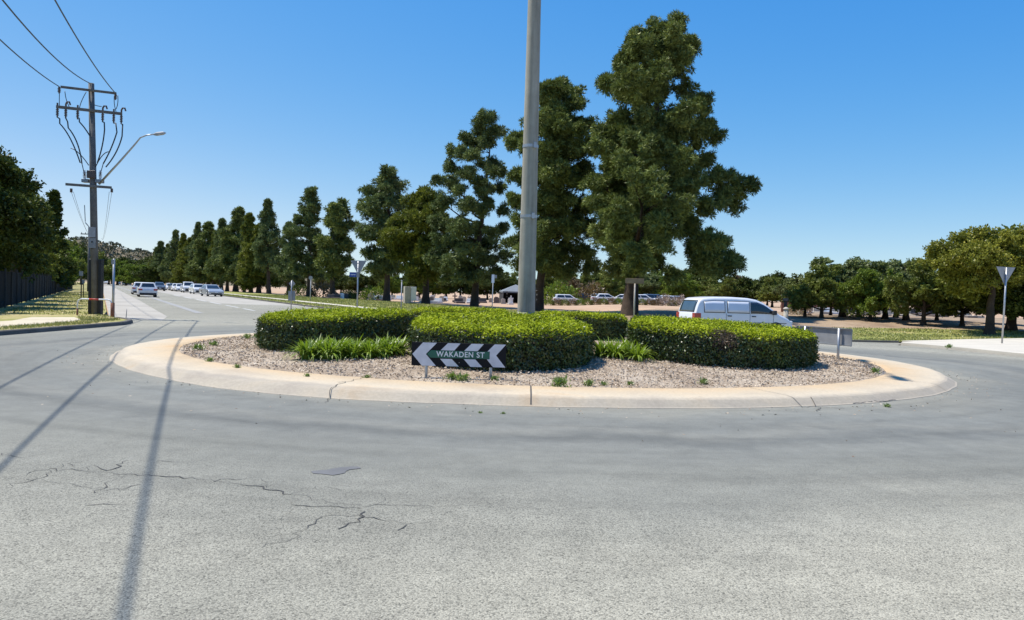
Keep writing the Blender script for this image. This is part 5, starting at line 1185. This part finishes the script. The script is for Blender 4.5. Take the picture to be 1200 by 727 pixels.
for i in range(70): put_stone(rr.uniform(925, 1130), rr.uniform(70, 100), rr.choice((0, 1, 1, 1, 2)), rr.choice(('stone', 'granite', 'granite', 'stone', 'white')))
for i, (px, Y, w, h) in enumerate(((928, 74, 2.0, 1.6), (940, 82, 1.6, 2.2), (952, 78, 2.2, 1.6), (972, 80, 2.0, 1.4), (998, 76, 1.5, 1.2))):
    p = at(px, 355, Y); m = MB(); m.box(-w/2, w/2, -.25, .25, -.1, h); m.box(-w/2-.08, w/2+.08, -.32, .32, h+.002, h+.12); t = empty('memorial_wall', (p.x, Y, g(p.x, Y)), rr.uniform(-.3, .3), ['red brick memorial wall just right of the van nose', 'tall narrow red brick memorial wall near the stone pillar', 'wide red brick memorial wall behind the leftmost bank trees', 'low red brick wall under the bank trees', 'smallest red brick wall beneath the leaning tree'][i], 'wall')
    m = MB(); m.box(-w/2, w/2, -.25, .25, -.1, h); m.build('brickwork', M['brick'], t); m = MB(); m.box(-w/2-.08, w/2+.08, -.32, .32, h+.002, h+.12); m.build('coping', M['stone'], t, bevel=.02)
# pillar beside the van
Y = 46; b = at(920.5, 378, Y); t = empty('stone_pillar', (b.x, Y, g(b.x, Y)), 0, 'short round stone pillar with domed cap beside the van nose', 'pillar'); hh = at(920, 360, Y).z-g(b.x, Y)
m = MB(); m.tube([(0, 0, -.2), (0, 0, hh-.16)], [.15, .14], 16); m.build('shaft', M['stone'], t, smooth=True)
m = MB(); m.tube([(0, 0, hh-.155), (0, 0, hh-.1), (0, 0, hh-.05), (0, 0, hh)], [.18, .18, .13, .03], 16); m.build('cap', M['stone'], t, smooth=True)
Y = 52; b = at(920, 372, Y); t = empty('dark_post', (b.x, Y, g(b.x, Y)), 0, 'dark square post rising behind the stone pillar', 'post'); hh = at(921, 350, Y).z-g(b.x, Y)
m = MB(); m.box(-.09, .09, -.09, .09, -.2, hh-.2); m.build('post', M['trim'], t, bevel=.01); m = MB(); m.box(-.15, .15, -.15, .15, hh-.198, hh); m.build('cap', M['granite'], t, bevel=.03)
# marquee
Y = 110; b = at(604, 352, Y); t = empty('marquee_tent', (b.x, Y, 0), R(8), 'grey pyramid topped marquee with dark sides beyond the pines', 'tent'); w = 2.2
m = MB(); m.add([(-w, -w, 1.75), (w, -w, 1.75), (w, w, 1.75), (-w, w, 1.75), (-w*.35, -w*.35, 2.45), (w*.35, -w*.35, 2.45), (w*.35, w*.35, 2.45), (-w*.35, w*.35, 2.45), (0, 0, 2.8), (-w, -w, 1.55), (w, -w, 1.55), (w, w, 1.55), (-w, w, 1.55)],
                [(i, (i+1) % 4, (i+1) % 4+4, i+4) for i in range(4)]+[(i+4, (i+1) % 4+4, 8) for i in range(4)]+[(9+i, 9+(i+1) % 4, (i+1) % 4, i) for i in range(4)]); m.build('canopy', M['canvas'], t)
for sx in (-1, 1):
    for sy in (-1, 1):
        m = MB(); m.tube([(sx*(w-.06), sy*(w-.06), -.1), (sx*(w-.06), sy*(w-.06), 1.75)], .035, 8); m.build('leg', M['steel'], t)
for M4 in (((-w+.1, w-.1), (w-.1, w-.08)), ((w-.1, w-.08), (-w+.1, w-.1)), ((-w+.08, -w+.1), (-w+.1, w-.1))):
    m = MB(); m.box(M4[0][0], M4[0][1], M4[1][0], M4[1][1], .02, 1.7); m.build('side_wall', M['tentdark'], t)
# people standing beyond the pines
def person_mesh(h, pose, mats, seed):
    bm = bmesh.new(); V_ = {}; sk = bm.verts.layers.skin.verify()
    def v(n, x, y, z, r, ry=None): q = bm.verts.new((x*h, y*h, z*h)); q[sk].radius = (r*h, (ry or r)*h); V_[n] = q
    def e(*ns):
        for a_, b_ in zip(ns, ns[1:]): bm.edges.new((V_[a_], V_[b_]))
    s = pose
    v('pel', 0, 0, .53, .082, .06); v('waist', 0, 0, .62, .075, .055); v('chest', 0, .005, .73, .092, .06); v('neck0', 0, .005, .815, .05, .045); v('neck', 0, 0, .85, .032); v('head0', 0, -.01, .885, .045, .05); v('head', 0, -.012, .93, .056, .062); v('crown', 0, -.006, .975, .04)
    e('pel', 'waist', 'chest', 'neck0', 'neck', 'head0', 'head', 'crown')
    for sg, nm in ((-1, 'l'), (1, 'r')):
        v(nm+'sh', sg*.105, 0, .79, .042); v(nm+'el', sg*(.145+.02*s), .02, .63, .028); v(nm+'wr', sg*(.14-.04*s), -.04-.05*s, .5, .02); v(nm+'ha', sg*(.135-.05*s), -.06-.06*s, .455, .02, .012)
        e('neck0', nm+'sh', nm+'el', nm+'wr', nm+'ha')
        v(nm+'hip', sg*.052, 0, .49, .062); v(nm+'kn', sg*(.056+.01*s), -.012, .285, .042); v(nm+'an', sg*(.06+.015*s), .01, .05, .027); v(nm+'toe', sg*(.068+.015*s), -.08, .018, .02)
        e('pel', nm+'hip', nm+'kn', nm+'an', nm+'toe')
    me = bpy.data.meshes.new('person'); bm.to_mesh(me); bm.free()
    o = bpy.data.objects.new('person', me); COL.objects.link(o); o.modifiers.new('skin', 'SKIN'); sd_ = o.modifiers.new('sub', 'SUBSURF'); sd_.levels = sd_.render_levels = 1
    dg = bpy.context.evaluated_depsgraph_get(); dg.update(); nm = bpy.data.meshes.new_from_object(o.evaluated_get(dg)); o.modifiers.clear(); o.data = nm
    nm.materials.clear()
    for q in mats: nm.materials.append(M[q])
    for pl in nm.polygons:
        z = pl.center.z/h; x = abs(pl.center.x)/h
        pl.material_index = 0 if (z > .845 or (x > .115 and z < .6)) else (1 if z > .53 else (2 if z > .045 else 3))
    nm.shade_smooth()
    hm = MB(); hm.tube([(0, .012*h, .925*h), (0, .01*h, .96*h), (0, .004*h, .99*h), (0, 0, 1.004*h)], [.06*h, .064*h, .05*h, .015*h], 12); hm.build('hair', M['hair'], o, smooth=True)
    return o
for i, (px, Y, h, pose, sh, tr_, rz, lab) in enumerate(((573.5, 104, 1.76, .2, 'clothdark', 'clothdark', .4, 'person in black standing left of the white sign pole'), (581, 106, 1.72, .8, 'clothnavy', 'clothdark', -.6, 'person in navy top standing between sign pole and marquee'), (585.5, 104, 1.68, .5, 'clothdark', 'clothgrey', 1.8, 'person with grey trousers standing at the marquee corner'),
                                                  (594, 107, 1.75, 1, 'clothgrey', 'clothdark', 2.6, 'person in grey top in front of the marquee'), (567.5, 108, 1.7, .4, 'clothdark', 'clothnavy', -1.2, 'person in dark top, farthest left of the group'), (641.5, 108, 1.78, .6, 'clothwhite', 'clothdark', .5, 'person in white shirt left of the car park SUV'), (629, 60, 1.74, .3, 'clothwhite', 'clothdark', 1.2, 'person in white shirt beside the pine trunk at the concrete pole'))):
    o = person_mesh(h, pose, ['skin', sh, tr_, 'black'], i); p = at(px, 350, Y); o.location = (p.x, Y, g(p.x, Y)+(.06 if Y < 62 else 0)); o.rotation_euler.z = rz; tag(o, lab, 'person', 'people beyond the pines')
